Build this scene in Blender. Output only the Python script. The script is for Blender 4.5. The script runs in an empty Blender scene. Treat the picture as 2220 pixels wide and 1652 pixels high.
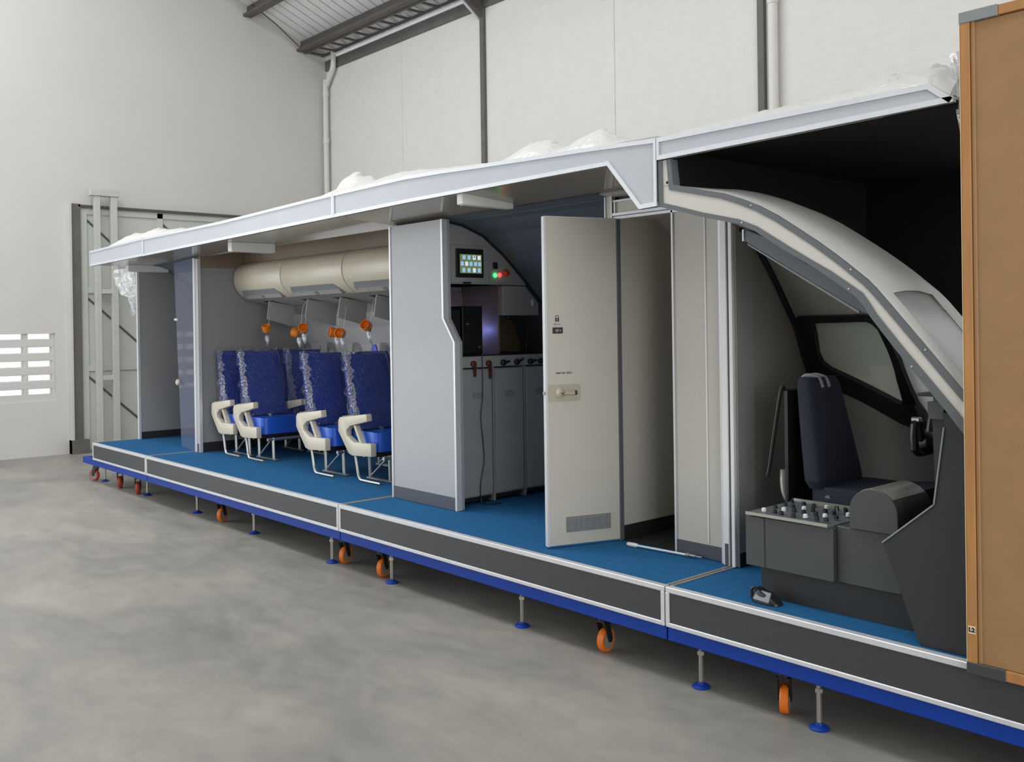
import bpy, bmesh, math, random
from mathutils import Vector, Matrix, noise
random.seed(7)
scene = bpy.context.scene
COL = scene.collection
PI = math.pi

# ------------------------------------------------------------------ camera, world, exposure
cam_d = bpy.data.cameras.new('camera'); cam = bpy.data.objects.new('camera', cam_d); COL.objects.link(cam)
CAM = Vector((3.0198, -3.6238, 1.76)); YAW, PITCH, ROLL, FPX, SHY = -0.85, -0.0029, -0.0141, 2079.54, -116.33
fw = Vector((math.sin(YAW)*math.cos(PITCH), math.cos(YAW)*math.cos(PITCH), math.sin(PITCH)))
r0 = Vector((math.cos(YAW), -math.sin(YAW), 0)); u0 = r0.cross(fw)
r1 = r0*math.cos(ROLL)+u0*math.sin(ROLL); u1 = -r0*math.sin(ROLL)+u0*math.cos(ROLL)
cam.matrix_world = Matrix(((r1.x, u1.x, -fw.x, CAM.x), (r1.y, u1.y, -fw.y, CAM.y), (r1.z, u1.z, -fw.z, CAM.z), (0, 0, 0, 1)))
cam_d.sensor_width = 36; cam_d.lens = FPX/2220*36; cam_d.shift_y = SHY/2220
cam_d.clip_end = 200
scene.camera = cam
scene.view_settings.view_transform = 'Standard'; scene.view_settings.look = 'None'
scene.view_settings.gamma = 1.0; scene.view_settings.use_curve_mapping = False
scene.view_settings.exposure = -0.17
world = bpy.data.worlds.new('overcast_sky'); scene.world = world; world.use_nodes = True
bg = world.node_tree.nodes['Background']; bg.inputs[0].default_value = (0.93, 0.97, 1.0, 1); bg.inputs[1].default_value = 1.6

def area(name, loc, rot, sx, sy, power, color=(1, 1, 1)):
    l = bpy.data.lights.new(name, 'AREA'); l.shape = 'RECTANGLE'; l.size = sx; l.size_y = sy; l.energy = power; l.color = color
    o = bpy.data.objects.new(name, l); COL.objects.link(o); o.location = loc; o.rotation_euler = rot
    return o
# daylight through the open hangar doorways (camera-side wall and end wall, both left of the frame) and the roof skylights
area('doorway_daylight', (-6.5, -8.9, 2.9), (PI/2, 0, 0), 9.0, 5.4, 70, (0.95, 0.98, 1.0))
area('end_doorway_daylight', (-11.494+0.1, -6.0, 2.6), (PI/2, 0, -PI/2), 5.0, 5.0, 330, (0.93, 0.97, 1.0))
area('right_doorway_daylight', (8.0, -3.6, 2.8), (PI/2, 0, PI/2), 7.0, 5.0, 390, (1.0, 0.985, 0.95))
area('skylight_daylight', (-5.0, -2.4, 8.6), (0, 0, 0), 12.0, 2.0, 560, (0.99, 0.99, 1.0))

# ------------------------------------------------------------------ materials
def lin(c):
    return tuple(((v/255)/12.92 if v/255 <= 0.04045 else ((v/255+0.055)/1.055)**2.4) for v in c)
def mat(name, rgb, rough=0.5, metal=0.0, var=0.0, vscale=6.0, bump=0.0, bscale=60.0, spec=0.5, coat=0.0, emit=0.0, stretch=(1, 1, 1)):
    m = bpy.data.materials.new(name); m.use_nodes = True
    nt = m.node_tree; b = nt.nodes['Principled BSDF']; c = lin(rgb)
    b.inputs['Base Color'].default_value = (*c, 1); b.inputs['Roughness'].default_value = rough; b.inputs['Metallic'].default_value = metal
    b.inputs['Specular IOR Level'].default_value = spec; b.inputs['Coat Weight'].default_value = coat
    tc = nt.nodes.new('ShaderNodeTexCoord'); mp = nt.nodes.new('ShaderNodeMapping'); mp.inputs['Scale'].default_value = stretch
    nt.links.new(tc.outputs['Object'], mp.inputs[0])
    n = nt.nodes.new('ShaderNodeTexNoise'); n.inputs['Scale'].default_value = vscale; n.inputs['Detail'].default_value = 4
    nt.links.new(mp.outputs[0], n.inputs['Vector'])
    r = nt.nodes.new('ShaderNodeValToRGB'); v = max(var, 0.02)
    r.color_ramp.elements[0].position = 0.3; r.color_ramp.elements[1].position = 0.7
    r.color_ramp.elements[0].color = (*[x*(1-v) for x in c], 1); r.color_ramp.elements[1].color = (*[min(1, x*(1+v)) for x in c], 1)
    nt.links.new(n.outputs['Fac'], r.inputs[0]); nt.links.new(r.outputs[0], b.inputs['Base Color'])
    if bump:
        n2 = nt.nodes.new('ShaderNodeTexNoise'); n2.inputs['Scale'].default_value = bscale; n2.inputs['Detail'].default_value = 3
        nt.links.new(mp.outputs[0], n2.inputs['Vector'])
        bp = nt.nodes.new('ShaderNodeBump'); bp.inputs['Strength'].default_value = bump; bp.inputs['Distance'].default_value = 0.01
        nt.links.new(n2.outputs['Fac'], bp.inputs['Height']); nt.links.new(bp.outputs[0], b.inputs['Normal'])
    if emit:
        b.inputs['Emission Color'].default_value = (*c, 1); b.inputs['Emission Strength'].default_value = emit
    return m
def film(name, rgb, clear=0.7, rough=0.12, bscale=25.0, bstr=0.6, diffuse=0.5, trans=0.3):
    m = bpy.data.materials.new(name); m.use_nodes = True; nt = m.node_tree; nt.nodes.clear()
    out = nt.nodes.new('ShaderNodeOutputMaterial'); tr = nt.nodes.new('ShaderNodeBsdfTransparent')
    gl = nt.nodes.new('ShaderNodeBsdfGlossy'); gl.inputs['Roughness'].default_value = rough
    df = nt.nodes.new('ShaderNodeBsdfDiffuse'); df.inputs[0].default_value = (*lin(rgb), 1)
    tl = nt.nodes.new('ShaderNodeBsdfTranslucent'); tl.inputs[0].default_value = (*lin(rgb), 1)
    a = nt.nodes.new('ShaderNodeMixShader'); a.inputs[0].default_value = trans
    b = nt.nodes.new('ShaderNodeMixShader'); b.inputs[0].default_value = diffuse
    c = nt.nodes.new('ShaderNodeMixShader')
    tc = nt.nodes.new('ShaderNodeTexCoord'); n = nt.nodes.new('ShaderNodeTexNoise'); n.inputs['Scale'].default_value = bscale; n.inputs['Distortion'].default_value = 1.5
    bp = nt.nodes.new('ShaderNodeBump'); bp.inputs['Strength'].default_value = bstr; bp.inputs['Distance'].default_value = 0.02
    L = nt.links.new
    L(tc.outputs['Object'], n.inputs['Vector']); L(n.outputs['Fac'], bp.inputs['Height'])
    for s in (gl, df): L(bp.outputs[0], s.inputs['Normal'])
    L(df.outputs[0], a.inputs[1]); L(tl.outputs[0], a.inputs[2]); L(gl.outputs[0], b.inputs[1]); L(a.outputs[0], b.inputs[2])
    c.inputs[0].default_value = clear
    L(b.outputs[0], c.inputs[1]); L(tr.outputs[0], c.inputs[2]); L(c.outputs[0], out.inputs[0])
    return m
def concrete():
    m = mat('concrete', (150, 147, 140), 0.42, var=0.0); nt = m.node_tree; b = nt.nodes['Principled BSDF']; L = nt.links.new
    tc = nt.nodes.new('ShaderNodeTexCoord')
    n1 = nt.nodes.new('ShaderNodeTexNoise'); n1.inputs['Scale'].default_value = 0.8; n1.inputs['Detail'].default_value = 7; n1.inputs['Roughness'].default_value = 0.62; n1.inputs['Distortion'].default_value = 0.6
    n2 = nt.nodes.new('ShaderNodeTexNoise'); n2.inputs['Scale'].default_value = 3.4; n2.inputs['Detail'].default_value = 9; n2.inputs['Roughness'].default_value = 0.65; n2.inputs['Distortion'].default_value = 0.9
    n3 = nt.nodes.new('ShaderNodeTexNoise'); n3.inputs['Scale'].default_value = 90
    mp = nt.nodes.new('ShaderNodeMapping'); mp.inputs['Rotation'].default_value = (0, 0, 0.5); mp.inputs['Scale'].default_value = (0.75, 1.35, 1)
    L(tc.outputs['Object'], mp.inputs[0])
    for n in (n1, n2, n3): L(mp.outputs[0], n.inputs['Vector'])
    r1_ = nt.nodes.new('ShaderNodeValToRGB'); e = r1_.color_ramp.elements
    e[0].position = 0.36; e[1].position = 0.66; e[0].color = (*lin((136, 134, 129)), 1); e[1].color = (*lin((165, 160, 150)), 1)
    r2_ = nt.nodes.new('ShaderNodeValToRGB'); e = r2_.color_ramp.elements
    e[0].position = 0.34; e[1].position = 0.6; e[0].color = (0.66, 0.67, 0.68, 1); e[1].color = (1, 1, 1, 1)
    mx = nt.nodes.new('ShaderNodeMix'); mx.data_type = 'RGBA'; mx.blend_type = 'MULTIPLY'; mx.inputs[0].default_value = 0.46
    L(n1.outputs['Fac'], r1_.inputs[0]); L(n2.outputs['Fac'], r2_.inputs[0]); L(r1_.outputs[0], mx.inputs[6]); L(r2_.outputs[0], mx.inputs[7]); L(mx.outputs[2], b.inputs['Base Color'])
    mr = nt.nodes.new('ShaderNodeMapRange'); mr.inputs[3].default_value = 0.3; mr.inputs[4].default_value = 0.55
    L(n2.outputs['Fac'], mr.inputs[0]); L(mr.outputs[0], b.inputs['Roughness'])
    bp = nt.nodes.new('ShaderNodeBump'); bp.inputs['Strength'].default_value = 0.12; bp.inputs['Distance'].default_value = 0.004
    L(n3.outputs['Fac'], bp.inputs['Height']); L(bp.outputs[0], b.inputs['Normal'])
    return m
def painted_block():
    m = mat('painted_block', (228, 226, 222), 0.75, var=0.02); nt = m.node_tree; b = nt.nodes['Principled BSDF']; L = nt.links.new
    tc = nt.nodes.new('ShaderNodeTexCoord'); mp = nt.nodes.new('ShaderNodeMapping'); mp.inputs['Rotation'].default_value = (PI/2, 0, 0)
    L(tc.outputs['Object'], mp.inputs[0])
    br = nt.nodes.new('ShaderNodeTexBrick'); br.inputs['Scale'].default_value = 2.2; br.inputs['Mortar Size'].default_value = 0.008; br.inputs['Mortar Smooth'].default_value = 0.8
    br.inputs['Color1'].default_value = (1, 1, 1, 1); br.inputs['Color2'].default_value = (0.86, 0.86, 0.86, 1); br.inputs['Mortar'].default_value = (0.55, 0.55, 0.55, 1)
    L(mp.outputs[0], br.inputs['Vector'])
    n = nt.nodes.new('ShaderNodeTexNoise'); n.inputs['Scale'].default_value = 5; L(tc.outputs['Object'], n.inputs['Vector'])
    ad = nt.nodes.new('ShaderNodeMath'); ad.operation = 'ADD'; L(br.outputs['Color'], ad.inputs[0]); L(n.outputs['Fac'], ad.inputs[1])
    bp = nt.nodes.new('ShaderNodeBump'); bp.inputs['Strength'].default_value = 0.3; bp.inputs['Distance'].default_value = 0.014
    L(ad.outputs[0], bp.inputs['Height']); L(bp.outputs[0], b.inputs['Normal'])
    return m
K = {}
def mk():
    K['concrete'] = concrete(); K['block'] = painted_block()
    K['plaster'] = mat('plaster', (213, 211, 208), 0.8, var=0.02, vscale=1.2, bump=0.12, bscale=14)
    K['roofsheet'] = mat('roof_sheet', (240, 241, 241), 0.45, var=0.04, vscale=3)
    K['steel'] = mat('grey_steel', (92, 88, 86), 0.5, var=0.12, vscale=4)
    K['bandpaint'] = mat('grey_beam_paint', (104, 102, 100), 0.6, var=0.1, vscale=5)
    K['doorpaint'] = mat('grey_green_door', (204, 208, 201), 0.55, var=0.05, vscale=2)
    K['doorpost'] = mat('door_post_paint', (200, 203, 196), 0.5, var=0.04)
    K['pvc'] = mat('white_pvc', (226, 224, 218), 0.4)
    K['alu'] = mat('aluminium_trim', (206, 207, 210), 0.38, metal=0.25, var=0.04, vscale=20)
    K['skirt'] = mat('charcoal_panel', (55, 56, 59), 0.5, var=0.06, vscale=40, bump=0.05, bscale=300)
    K['carpet'] = mat('blue_carpet', (34, 94, 140), 0.9, var=0.1, vscale=30, bump=0.35, bscale=260, spec=0.15)
    K['frameblue'] = mat('blue_frame_paint', (12, 56, 146), 0.5, var=0.05, spec=0.25)
    K['orange'] = mat('orange_tread', (222, 112, 22), 0.45, var=0.06)
    K['red'] = mat('red_tread', (176, 62, 34), 0.5, var=0.06)
    K['hub'] = mat('grey_hub', (132, 130, 124), 0.5)
    K['blackmetal'] = mat('black_metal', (26, 27, 30), 0.45)
    K['zinc'] = mat('zinc_steel', (165, 163, 155), 0.35, metal=0.7)
    K['fascia'] = mat('silver_fascia', (178, 182, 188), 0.42, metal=0.05, var=0.03, vscale=3, bump=0.04, bscale=220)
    K['soffit'] = mat('gloss_soffit', (150, 143, 132), 0.2, var=0.02, coat=0.2)
    K['panel'] = mat('grey_panel', (170, 171, 174), 0.45, var=0.02, vscale=60, bump=0.03, bscale=300)
    K['warm'] = mat('warm_panel', (192, 188, 178), 0.45, var=0.02, vscale=60, bump=0.03, bscale=300)
    K['bulk'] = mat('bulkhead_grey', (150, 149, 148), 0.55, var=0.03, vscale=60)
    K['dado'] = mat('dark_baseboard', (74, 78, 88), 0.55)
    K['blackbase'] = mat('black_baseboard', (30, 30, 33), 0.6)
    K['navywall'] = mat('slate_wall', (96, 102, 114), 0.6, var=0.04, vscale=30)
    K['galley'] = mat('galley_grey', (158, 161, 163), 0.5, var=0.03)
    K['galleyd'] = mat('galley_brown', (132, 116, 98), 0.5, var=0.05)
    K['cream'] = mat('cream_plastic', (206, 198, 178), 0.35, var=0.02)
    K['binlatch'] = mat('bin_latch_grey', (138, 140, 142), 0.4)
    K['psu'] = mat('service_grey', (170, 167, 162), 0.5)
    K['lining'] = mat('side_lining', (186, 185, 182), 0.5, var=0.02)
    K['winshade'] = mat('window_shade', (134, 134, 130), 0.5)
    K['seatnavy'] = mat('navy_fabric', (22, 58, 146), 0.8, var=0.12, vscale=25, bump=0.15, bscale=200)
    K['seatblue'] = mat('blue_vinyl', (38, 96, 208), 0.3, var=0.05)
    K['chrome'] = mat('chrome_tube', (168, 168, 165), 0.34, metal=0.8)
    K['black'] = mat('black_cloth', (24, 22, 22), 0.9, var=0.1, vscale=20, spec=0.2)
    K['noseskin'] = mat('nose_skin', (196, 196, 194), 0.4, var=0.02)
    K['rubber'] = mat('grey_rubber', (92, 95, 98), 0.55)
    K['ckwall'] = mat('cockpit_lining', (150, 146, 138), 0.6, var=0.04, vscale=30)
    K['ckblack'] = mat('black_window_frame', (24, 24, 26), 0.4)
    K['console'] = mat('console_grey', (64, 67, 67), 0.5, var=0.04, vscale=40)
    K['consoled'] = mat('console_dark', (40, 42, 43), 0.6)
    K['ohead'] = mat('overhead_grey', (92, 97, 102), 0.5)
    K['pseat'] = mat('pilot_seat_cloth', (30, 36, 52), 0.8, var=0.1, vscale=30, bump=0.15, bscale=200)
    K['mdf'] = mat('fibreboard', (150, 114, 76), 0.7, var=0.05, vscale=9, bump=0.05, bscale=120)
    K['wood'] = mat('wood_frame', (168, 118, 66), 0.55, var=0.12, vscale=5, stretch=(6, 6, 0.6))
    K['cornergrey'] = mat('grey_corner', (128, 132, 134), 0.5)
    K['cornerdark'] = mat('dark_corner', (58, 60, 62), 0.5)
    K['label'] = mat('paper_label', (222, 208, 172), 0.7)
    K['ink'] = mat('black_ink', (36, 34, 32), 0.6)
    K['steelplate'] = mat('brushed_plate', (178, 170, 154), 0.45, metal=0.3)
    K['grille'] = mat('grille_grey', (128, 129, 128), 0.5)
    K['darkplastic'] = mat('dark_plastic', (30, 31, 35), 0.35)
    K['redlatch'] = mat('red_brown_latch', (88, 36, 32), 0.45)
    K['screen'] = mat('screen_olive', (120, 140, 92), 0.4, var=0.2, vscale=25, emit=0.55)
    K['icon'] = mat('screen_icon', (150, 192, 235), 0.4, emit=0.85)
    K['iconw'] = mat('screen_icon_pale', (222, 226, 246), 0.4, emit=0.85)
    K['icond'] = mat('screen_icon_dark', (40, 42, 80), 0.4, emit=0.3)
    K['ledg'] = mat('green_lamp', (40, 255, 90), 0.4, emit=6.0)
    K['ledr'] = mat('red_lamp', (255, 50, 50), 0.4, emit=4.5)
    K['ledb'] = mat('blue_lamp', (70, 80, 255), 0.4, emit=8.0)
    K['obutton'] = mat('orange_button', (190, 84, 36), 0.45)
    K['mask'] = mat('orange_mask', (228, 130, 24), 0.4)
    K['maskdark'] = mat('mask_valve_grey', (90, 90, 84), 0.5)  # dark grey of the mask valves themselves
    K['bluedot'] = mat('blue_disc', (60, 84, 220), 0.4)
    K['white'] = mat('white_paint', (228, 228, 226), 0.45)
    K['bandwhite'] = mat('band_paint', (196, 193, 185), 0.5)
    K['strip'] = mat('joint_strip', (150, 146, 140), 0.45, metal=0.3)
    K['film'] = film('plastic_film', (238, 240, 244), 0.42, 0.15, 18, 0.8, 0.65)
    K['wrap'] = film('packing_film', (250, 249, 246), 0.12, 0.25, 9, 0.9, 0.86)
    K['cover'] = film('seat_cover_film', (150, 180, 235), 0.93, 0.12, 22, 1.6, 0.02)
    K['crinkle'] = film('crinkled_cover_film', (190, 210, 246), 0.50, 0.09, 60, 2.2, 0.14)
    K['acrylic'] = film('acrylic_sheet', (170, 182, 215), 0.80, 0.05, 2, 0.05, 0.7)
    K['glass_side'] = film('frosted_side_pane', (214, 224, 208), 0.04, 0.25, 2, 0.02, 0.94, 0.6)
    K['glass_front'] = film('frosted_windshield', (244, 247, 250), 0.05, 0.2, 2, 0.02, 0.94, 0.75)
mk()

# ------------------------------------------------------------------ mesh helpers
class M:
    def __init__(s): s.v = []; s.f = []
    def add(s, vs, fs):
        o = len(s.v); s.v += [Vector(p) for p in vs]; s.f += [tuple(i+o for i in f) for f in fs]; return s
    def box(s, x0, x1, y0, y1, z0, z1):
        x0, x1 = sorted((x0, x1)); y0, y1 = sorted((y0, y1)); z0, z1 = sorted((z0, z1))
        return s.add([(x, y, z) for z in (z0, z1) for y in (y0, y1) for x in (x0, x1)],
                     [(0, 2, 3, 1), (4, 5, 7, 6), (0, 1, 5, 4), (2, 6, 7, 3), (0, 4, 6, 2), (1, 3, 7, 5)])
    def prism(s, axis, pts, a, b):
        n = len(pts)
        def P(p, t): return {'x': (t, p[0], p[1]), 'y': (p[0], t, p[1]), 'z': (p[0], p[1], t)}[axis]
        return s.add([P(p, a) for p in pts]+[P(p, b) for p in pts],
                     [tuple(range(n)), tuple(range(2*n-1, n-1, -1))]+[(i, i+n, (i+1) % n+n, (i+1) % n) for i in range(n)])
    def band(s, axis, up, lo, a, b):
        return s.prism(axis, list(up)+list(reversed(lo)), a, b)
    def hexa(s, p8):
        return s.add(p8, [(0, 3, 2, 1), (4, 5, 6, 7), (0, 1, 5, 4), (1, 2, 6, 5), (2, 3, 7, 6), (3, 0, 4, 7)])
    def tube(s, pts, r, n=8, closed=False, caps=True):
        P = [Vector(p) for p in pts]; m = len(P); rs = r if isinstance(r, (list, tuple)) else [r]*m
        T = []
        for i in range(m):
            a = P[(i-1) % m] if (closed or i > 0) else P[i]; b = P[(i+1) % m] if (closed or i < m-1) else P[i]
            T.append((b-a).normalized())
        up = Vector((0, 0, 1)) if abs(T[0].z) < 0.9 else Vector((1, 0, 0))
        nrm = (up-T[0]*up.dot(T[0])).normalized(); vs = []
        for i in range(m):
            nrm = (nrm-T[i]*nrm.dot(T[i]))
            nrm = nrm.normalized() if nrm.length > 1e-6 else T[i].orthogonal().normalized()
            bn = T[i].cross(nrm)
            for k in range(n):
                t = 2*PI*k/n; vs.append(P[i]+(nrm*math.cos(t)+bn*math.sin(t))*rs[i])
        fs = []
        for i in range(m if closed else m-1):
            j = (i+1) % m
            for k in range(n): fs.append((i*n+k, i*n+(k+1) % n, j*n+(k+1) % n, j*n+k))
        if not closed and caps: fs += [tuple(reversed(range(n))), tuple(range((m-1)*n, m*n))]
        return s.add(vs, fs)
    def cyl(s, a, b, r, n=20): return s.tube([a, b], r, n)
    def lathe(s, prof, c, axis='z', n=24):
        vs = []
        for (r, h) in prof:
            for k in range(n):
                t = 2*PI*k/n; a, b = r*math.cos(t), r*math.sin(t)
                vs.append({'z': (c[0]+a, c[1]+b, c[2]+h), 'x': (c[0]+h, c[1]+a, c[2]+b), 'y': (c[0]+b, c[1]+h, c[2]+a)}[axis])
        m = len(prof); fs = [(i*n+k, i*n+(k+1) % n, (i+1)*n+(k+1) % n, (i+1)*n+k) for i in range(m-1) for k in range(n)]
        fs += [tuple(reversed(range(n))), tuple(range((m-1)*n, m*n))]
        return s.add(vs, fs)
    def grid(s, fn, nu, nv, keep=None):
        vs = [fn(i/nu, j/nv) for i in range(nu+1) for j in range(nv+1)]
        fs = [(i*(nv+1)+j, (i+1)*(nv+1)+j, (i+1)*(nv+1)+j+1, i*(nv+1)+j+1) for i in range(nu) for j in range(nv)
              if keep is None or keep((i+.5)/nu, (j+.5)/nv)]
        return s.add(vs, fs)
    def move(s, fn): s.v = [Vector(fn(p)) for p in s.v]; return s
    def build(s, name, m, parent=None, smooth=True, bev=0.0, seg=1, local=False, solid=0.0, sub=0):
        off = Vector((0, 0, 0))
        if parent and not local:
            p = parent
            while p: off += p.location; p = p.parent
        me = bpy.data.meshes.new(name); me.from_pydata([p-off for p in s.v], [], s.f); me.update()
        bm = bmesh.new(); bm.from_mesh(me)
        used = [v for v in bm.verts if not v.link_faces]
        if used: bmesh.ops.delete(bm, geom=used, context='VERTS')
        bmesh.ops.recalc_face_normals(bm, faces=bm.faces)
        if bev:
            ed = [e for e in bm.edges if len(e.link_faces) == 2 and e.calc_face_angle(0) > 0.6]
            bmesh.ops.bevel(bm, geom=ed, offset=bev, segments=seg, affect='EDGES', profile=0.6, clamp_overlap=True)
        bm.to_mesh(me); bm.free()
        if smooth:
            me.polygons.foreach_set('use_smooth', [True]*len(me.polygons)); me.set_sharp_from_angle(angle=math.radians(32))
        me.materials.append(K[m] if isinstance(m, str) else m)
        o = bpy.data.objects.new(name, me); COL.objects.link(o)
        if parent: o.parent = parent
        if solid:
            md = o.modifiers.new('solid', 'SOLIDIFY'); md.thickness = solid; md.offset = 0
        if sub:
            md = o.modifiers.new('sub', 'SUBSURF'); md.levels = sub; md.render_levels = sub
        return o
def tag(o, label=None, cat=None, group=None, kind=None):
    if label: o['label'] = label
    if cat: o['category'] = cat
    if group: o['group'] = group
    if kind: o['kind'] = kind
    return o
def thing(name, label, cat, loc=(0, 0, 0), group=None):
    o = bpy.data.objects.new(name, None); COL.objects.link(o); o.location = loc; o.empty_display_size = 0.1
    return tag(o, label, cat, group)
def copy_tree(o, parent=None):
    c = o.copy(); COL.objects.link(c)
    if parent: c.parent = parent
    for ch in list(o.children): copy_tree(ch, c)
    return c
def struct(o): o['kind'] = 'structure'; return o
def box(*a): return M().box(*a)
def smoothpath(pts, k=6):
    P = [Vector(p) for p in pts]; out = []
    for i in range(len(P)-1):
        p0 = P[max(i-1, 0)]; p1 = P[i]; p2 = P[i+1]; p3 = P[min(i+2, len(P)-1)]
        for t in range(k):
            t /= k
            out.append(0.5*((2*p1)+(p2-p0)*t+(2*p0-5*p1+4*p2-p3)*t*t+(3*p1-p0-3*p2+p3)*t*t*t))
    out.append(P[-1]); return out
def interp(x, T):
    if x <= T[0][0]: return T[0][1]
    for (a, b), (c, d) in zip(T, T[1:]):
        if x <= c: return b+(d-b)*(x-a)/(c-a)
    return T[-1][1]
def text_mesh(txt, size, name, m, parent, loc, rot):
    cu = bpy.data.curves.new('t', 'FONT'); cu.body = txt; cu.size = size; cu.extrude = 0.0008; cu.align_x = 'CENTER'; cu.align_y = 'CENTER'; cu.offset = 0.0012
    t = bpy.data.objects.new('t', cu); COL.objects.link(t); dg = bpy.context.evaluated_depsgraph_get()
    me = bpy.data.meshes.new_from_object(t.evaluated_get(dg)); bpy.data.objects.remove(t)
    me.materials.clear(); me.materials.append(K[m]); o = bpy.data.objects.new(name, me); COL.objects.link(o)
    o.parent = parent; o.location = loc; o.rotation_euler = rot
    return o

F = 0.475          # deck level of the trainer
XW, YB = -11.494, 4.95
# ------------------------------------------------------------------ hangar shell
struct(box(XW-0.3, 8.3, -9.3, YB+0.3, -0.12, 0).build('floor', 'concrete', smooth=False))
# end wall with an opening for the vent (y -1.5..0.487, z .775..1.745)
wl = M(); VY0, VY1, VZ0, VZ1 = -1.52, 0.487, 0.772, 1.748
wl.box(XW-0.2, XW, -3.4, VY0, 0, 5.2).box(XW-0.2, XW, -9.3, -8.6, 0, 5.2).box(XW-0.2, XW, VY1, YB+0.2, 0, 5.2).box(XW-0.2, XW, VY0, VY1, 0, VZ0).box(XW-0.2, XW, VY0, VY1, VZ1, 5.2)
wl.prism('x', [(-9.3, 5.2), (YB+0.2, 5.2), (YB+0.2, 6.40), (-2.0, 9.31), (-9.3, 6.34)], XW-0.2, XW)
struct(wl.build('wall_left', 'plaster', smooth=False))
win = struct(box(XW-0.19, XW-0.02, VY0, VY1, VZ0, VZ0+0.095).build('window_1', 'plaster', smooth=False))
ncol = 5; cw = (VY1-VY0)/ncol
def blk(n, *a): return box(*a).build(n, 'plaster', win, smooth=False, bev=0.006)
blk('vent_sill', XW-0.19, XW+0.004, VY0, VY1, VZ1-0.025, VZ1)
pz = 0.1955
for i in range(4):
    z0 = VZ0+0.095+i*pz+0.082
    blk('vent_slat', XW-0.19, XW-0.02, VY0, VY1, z0, z0+pz-0.082)
blk('vent_mullion', XW-0.185, XW-0.022, 0.457, VY1, VZ0+0.09, VZ1-0.02)
for i in range(5): blk('vent_mullion', XW-0.185, XW-0.022, 0.084-0.373*i, 0.138-0.373*i, VZ0+0.09, VZ1-0.02)
# side wall: painted block bays, plain bay strips, dark posts
wb = box(XW-0.2, 8.3, YB, YB+0.2, 0, 6.36).build('wall_back', 'block', smooth=False); struct(wb)
for xs in (-9.345, -4.909):
    box(xs-0.11, xs+0.11, YB-0.012, YB+0.01, 0, 6.15).build('pilaster', 'block', wb, smooth=False, bev=0.004)
struct(M().box(8.1, 8.3, -0.1, YB+0.2, 0, 9.3).box(8.1, 8.3, -9.3, -7.1, 0, 9.3).box(8.1, 8.3, -7.1, -0.1, 5.3, 9.3).build('wall_right', 'plaster', smooth=False))
wf = M().box(-1.8, 8.3, -9.3, -9.1, 0, 6.4).box(XW-0.2, -1.8, -9.3, -9.1, 5.6, 6.4)
struct(wf.build('wall_front', 'bandpaint', smooth=False))
# roof: sheets laid up the slope, with raised ribs
S1 = (9.3-6.42)/(YB+2.0)
def roofz(y): return 6.42+(YB-y)*S1 if y > -2 else 9.3-(-2-y)*S1
rc = M().prism('x', [(YB+0.2, 6.42+0.02), (-2, 9.32), (-9.3, 6.32), (-9.3, 6.42), (-2, 9.42), (YB+0.2, 6.54)], XW-0.2, 8.3)
ceil = struct(rc.build('ceiling', 'roofsheet', smooth=False))
sw = 0.42; first = None; x = XW
def sheet_mesh(x):
    m = M()
    for k in range(2):
        a = x+k*sw/2
        m.hexa([(a+0.004, YB, roofz(YB)-0.012), (a+sw/2-0.03, YB, roofz(YB)-0.012), (a+sw/2-0.03, -2, 9.3-0.012), (a+0.004, -2, 9.3-0.012),
                (a+0.004, YB, roofz(YB)+0.03), (a+sw/2-0.03, YB, roofz(YB)+0.03), (a+sw/2-0.03, -2, 9.33), (a+0.004, -2, 9.33)])
    return m
sh = sheet_mesh(0).build('roof_sheet', 'roofsheet', ceil, smooth=False); sh.location.x = XW
i = 1
while XW+i*sw < -2:
    c = sh.copy(); COL.objects.link(c); c.location.x = XW+i*sw; i += 1
# steelwork (part of the shell)
def purlin(n, y, h=0.16):
    z = roofz(y)-0.03
    m = M().box(XW, 8.1, y-0.03, y+0.045, z-h, z).box(XW, 8.1, y-0.10, y+0.045, z-h-0.012, z-h).box(XW, 8.1, y-0.10, y-0.085, z-h, z-h+0.03)
    struct(m.build(n, 'steel', smooth=False))
purlin('trim_1', 4.48); purlin('trim_2', 3.52); purlin('trim_3', 2.5)
struct(box(XW, 8.1, YB-0.03, YB+0.01, 6.165, 6.335).build('trim_4', 'bandpaint', smooth=False, bev=0.004))
for n, x0, x1 in (('trim_5', -7.285, -7.205), ('trim_6', -2.765, -2.685)):
    struct(box(x0, x1, YB-0.05, YB+0.01, 0, 6.16).build(n, 'bandpaint', smooth=False, bev=0.004))
# rafter gusset above the first post
gm = M().prism('x', [(YB-0.03, 6.02), (YB-0.03, 6.42), (YB-0.7, 6.62), (YB-0.7, 6.5)], -7.28, -7.21)
struct(gm.build('trim_7', 'steel', smooth=False))
gm = M().prism('x', [(YB-0.05, 6.0), (YB-0.03, 6.08), (YB-0.66, 6.52), (YB-0.70, 6.45)], -7.30, -7.29)
struct(gm.build('trim_8', 'roofsheet', smooth=False))
# eave cable ladder
lad = thing('eave_ladder', 'grey steel ladder-like tray running under the eave of the side wall', 'cable tray', (XW, 4.6, 6.36))
for nm, y in (('rail', 4.53), ('rail', 4.86)):
    box(XW+0.01, 4.0, y-0.018, y+0.018, 6.395, 6.425).build(nm, 'steel', lad, smooth=False)
rg = box(XW+0.06, XW+0.11, 4.54, 4.85, 6.398, 6.422).build('rung', 'steel', lad, smooth=False)
i = 1
while XW+0.06+i*0.36 < 3.9:
    c = rg.copy(); COL.objects.link(c); c.location.x += i*0.36; i += 1
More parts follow.
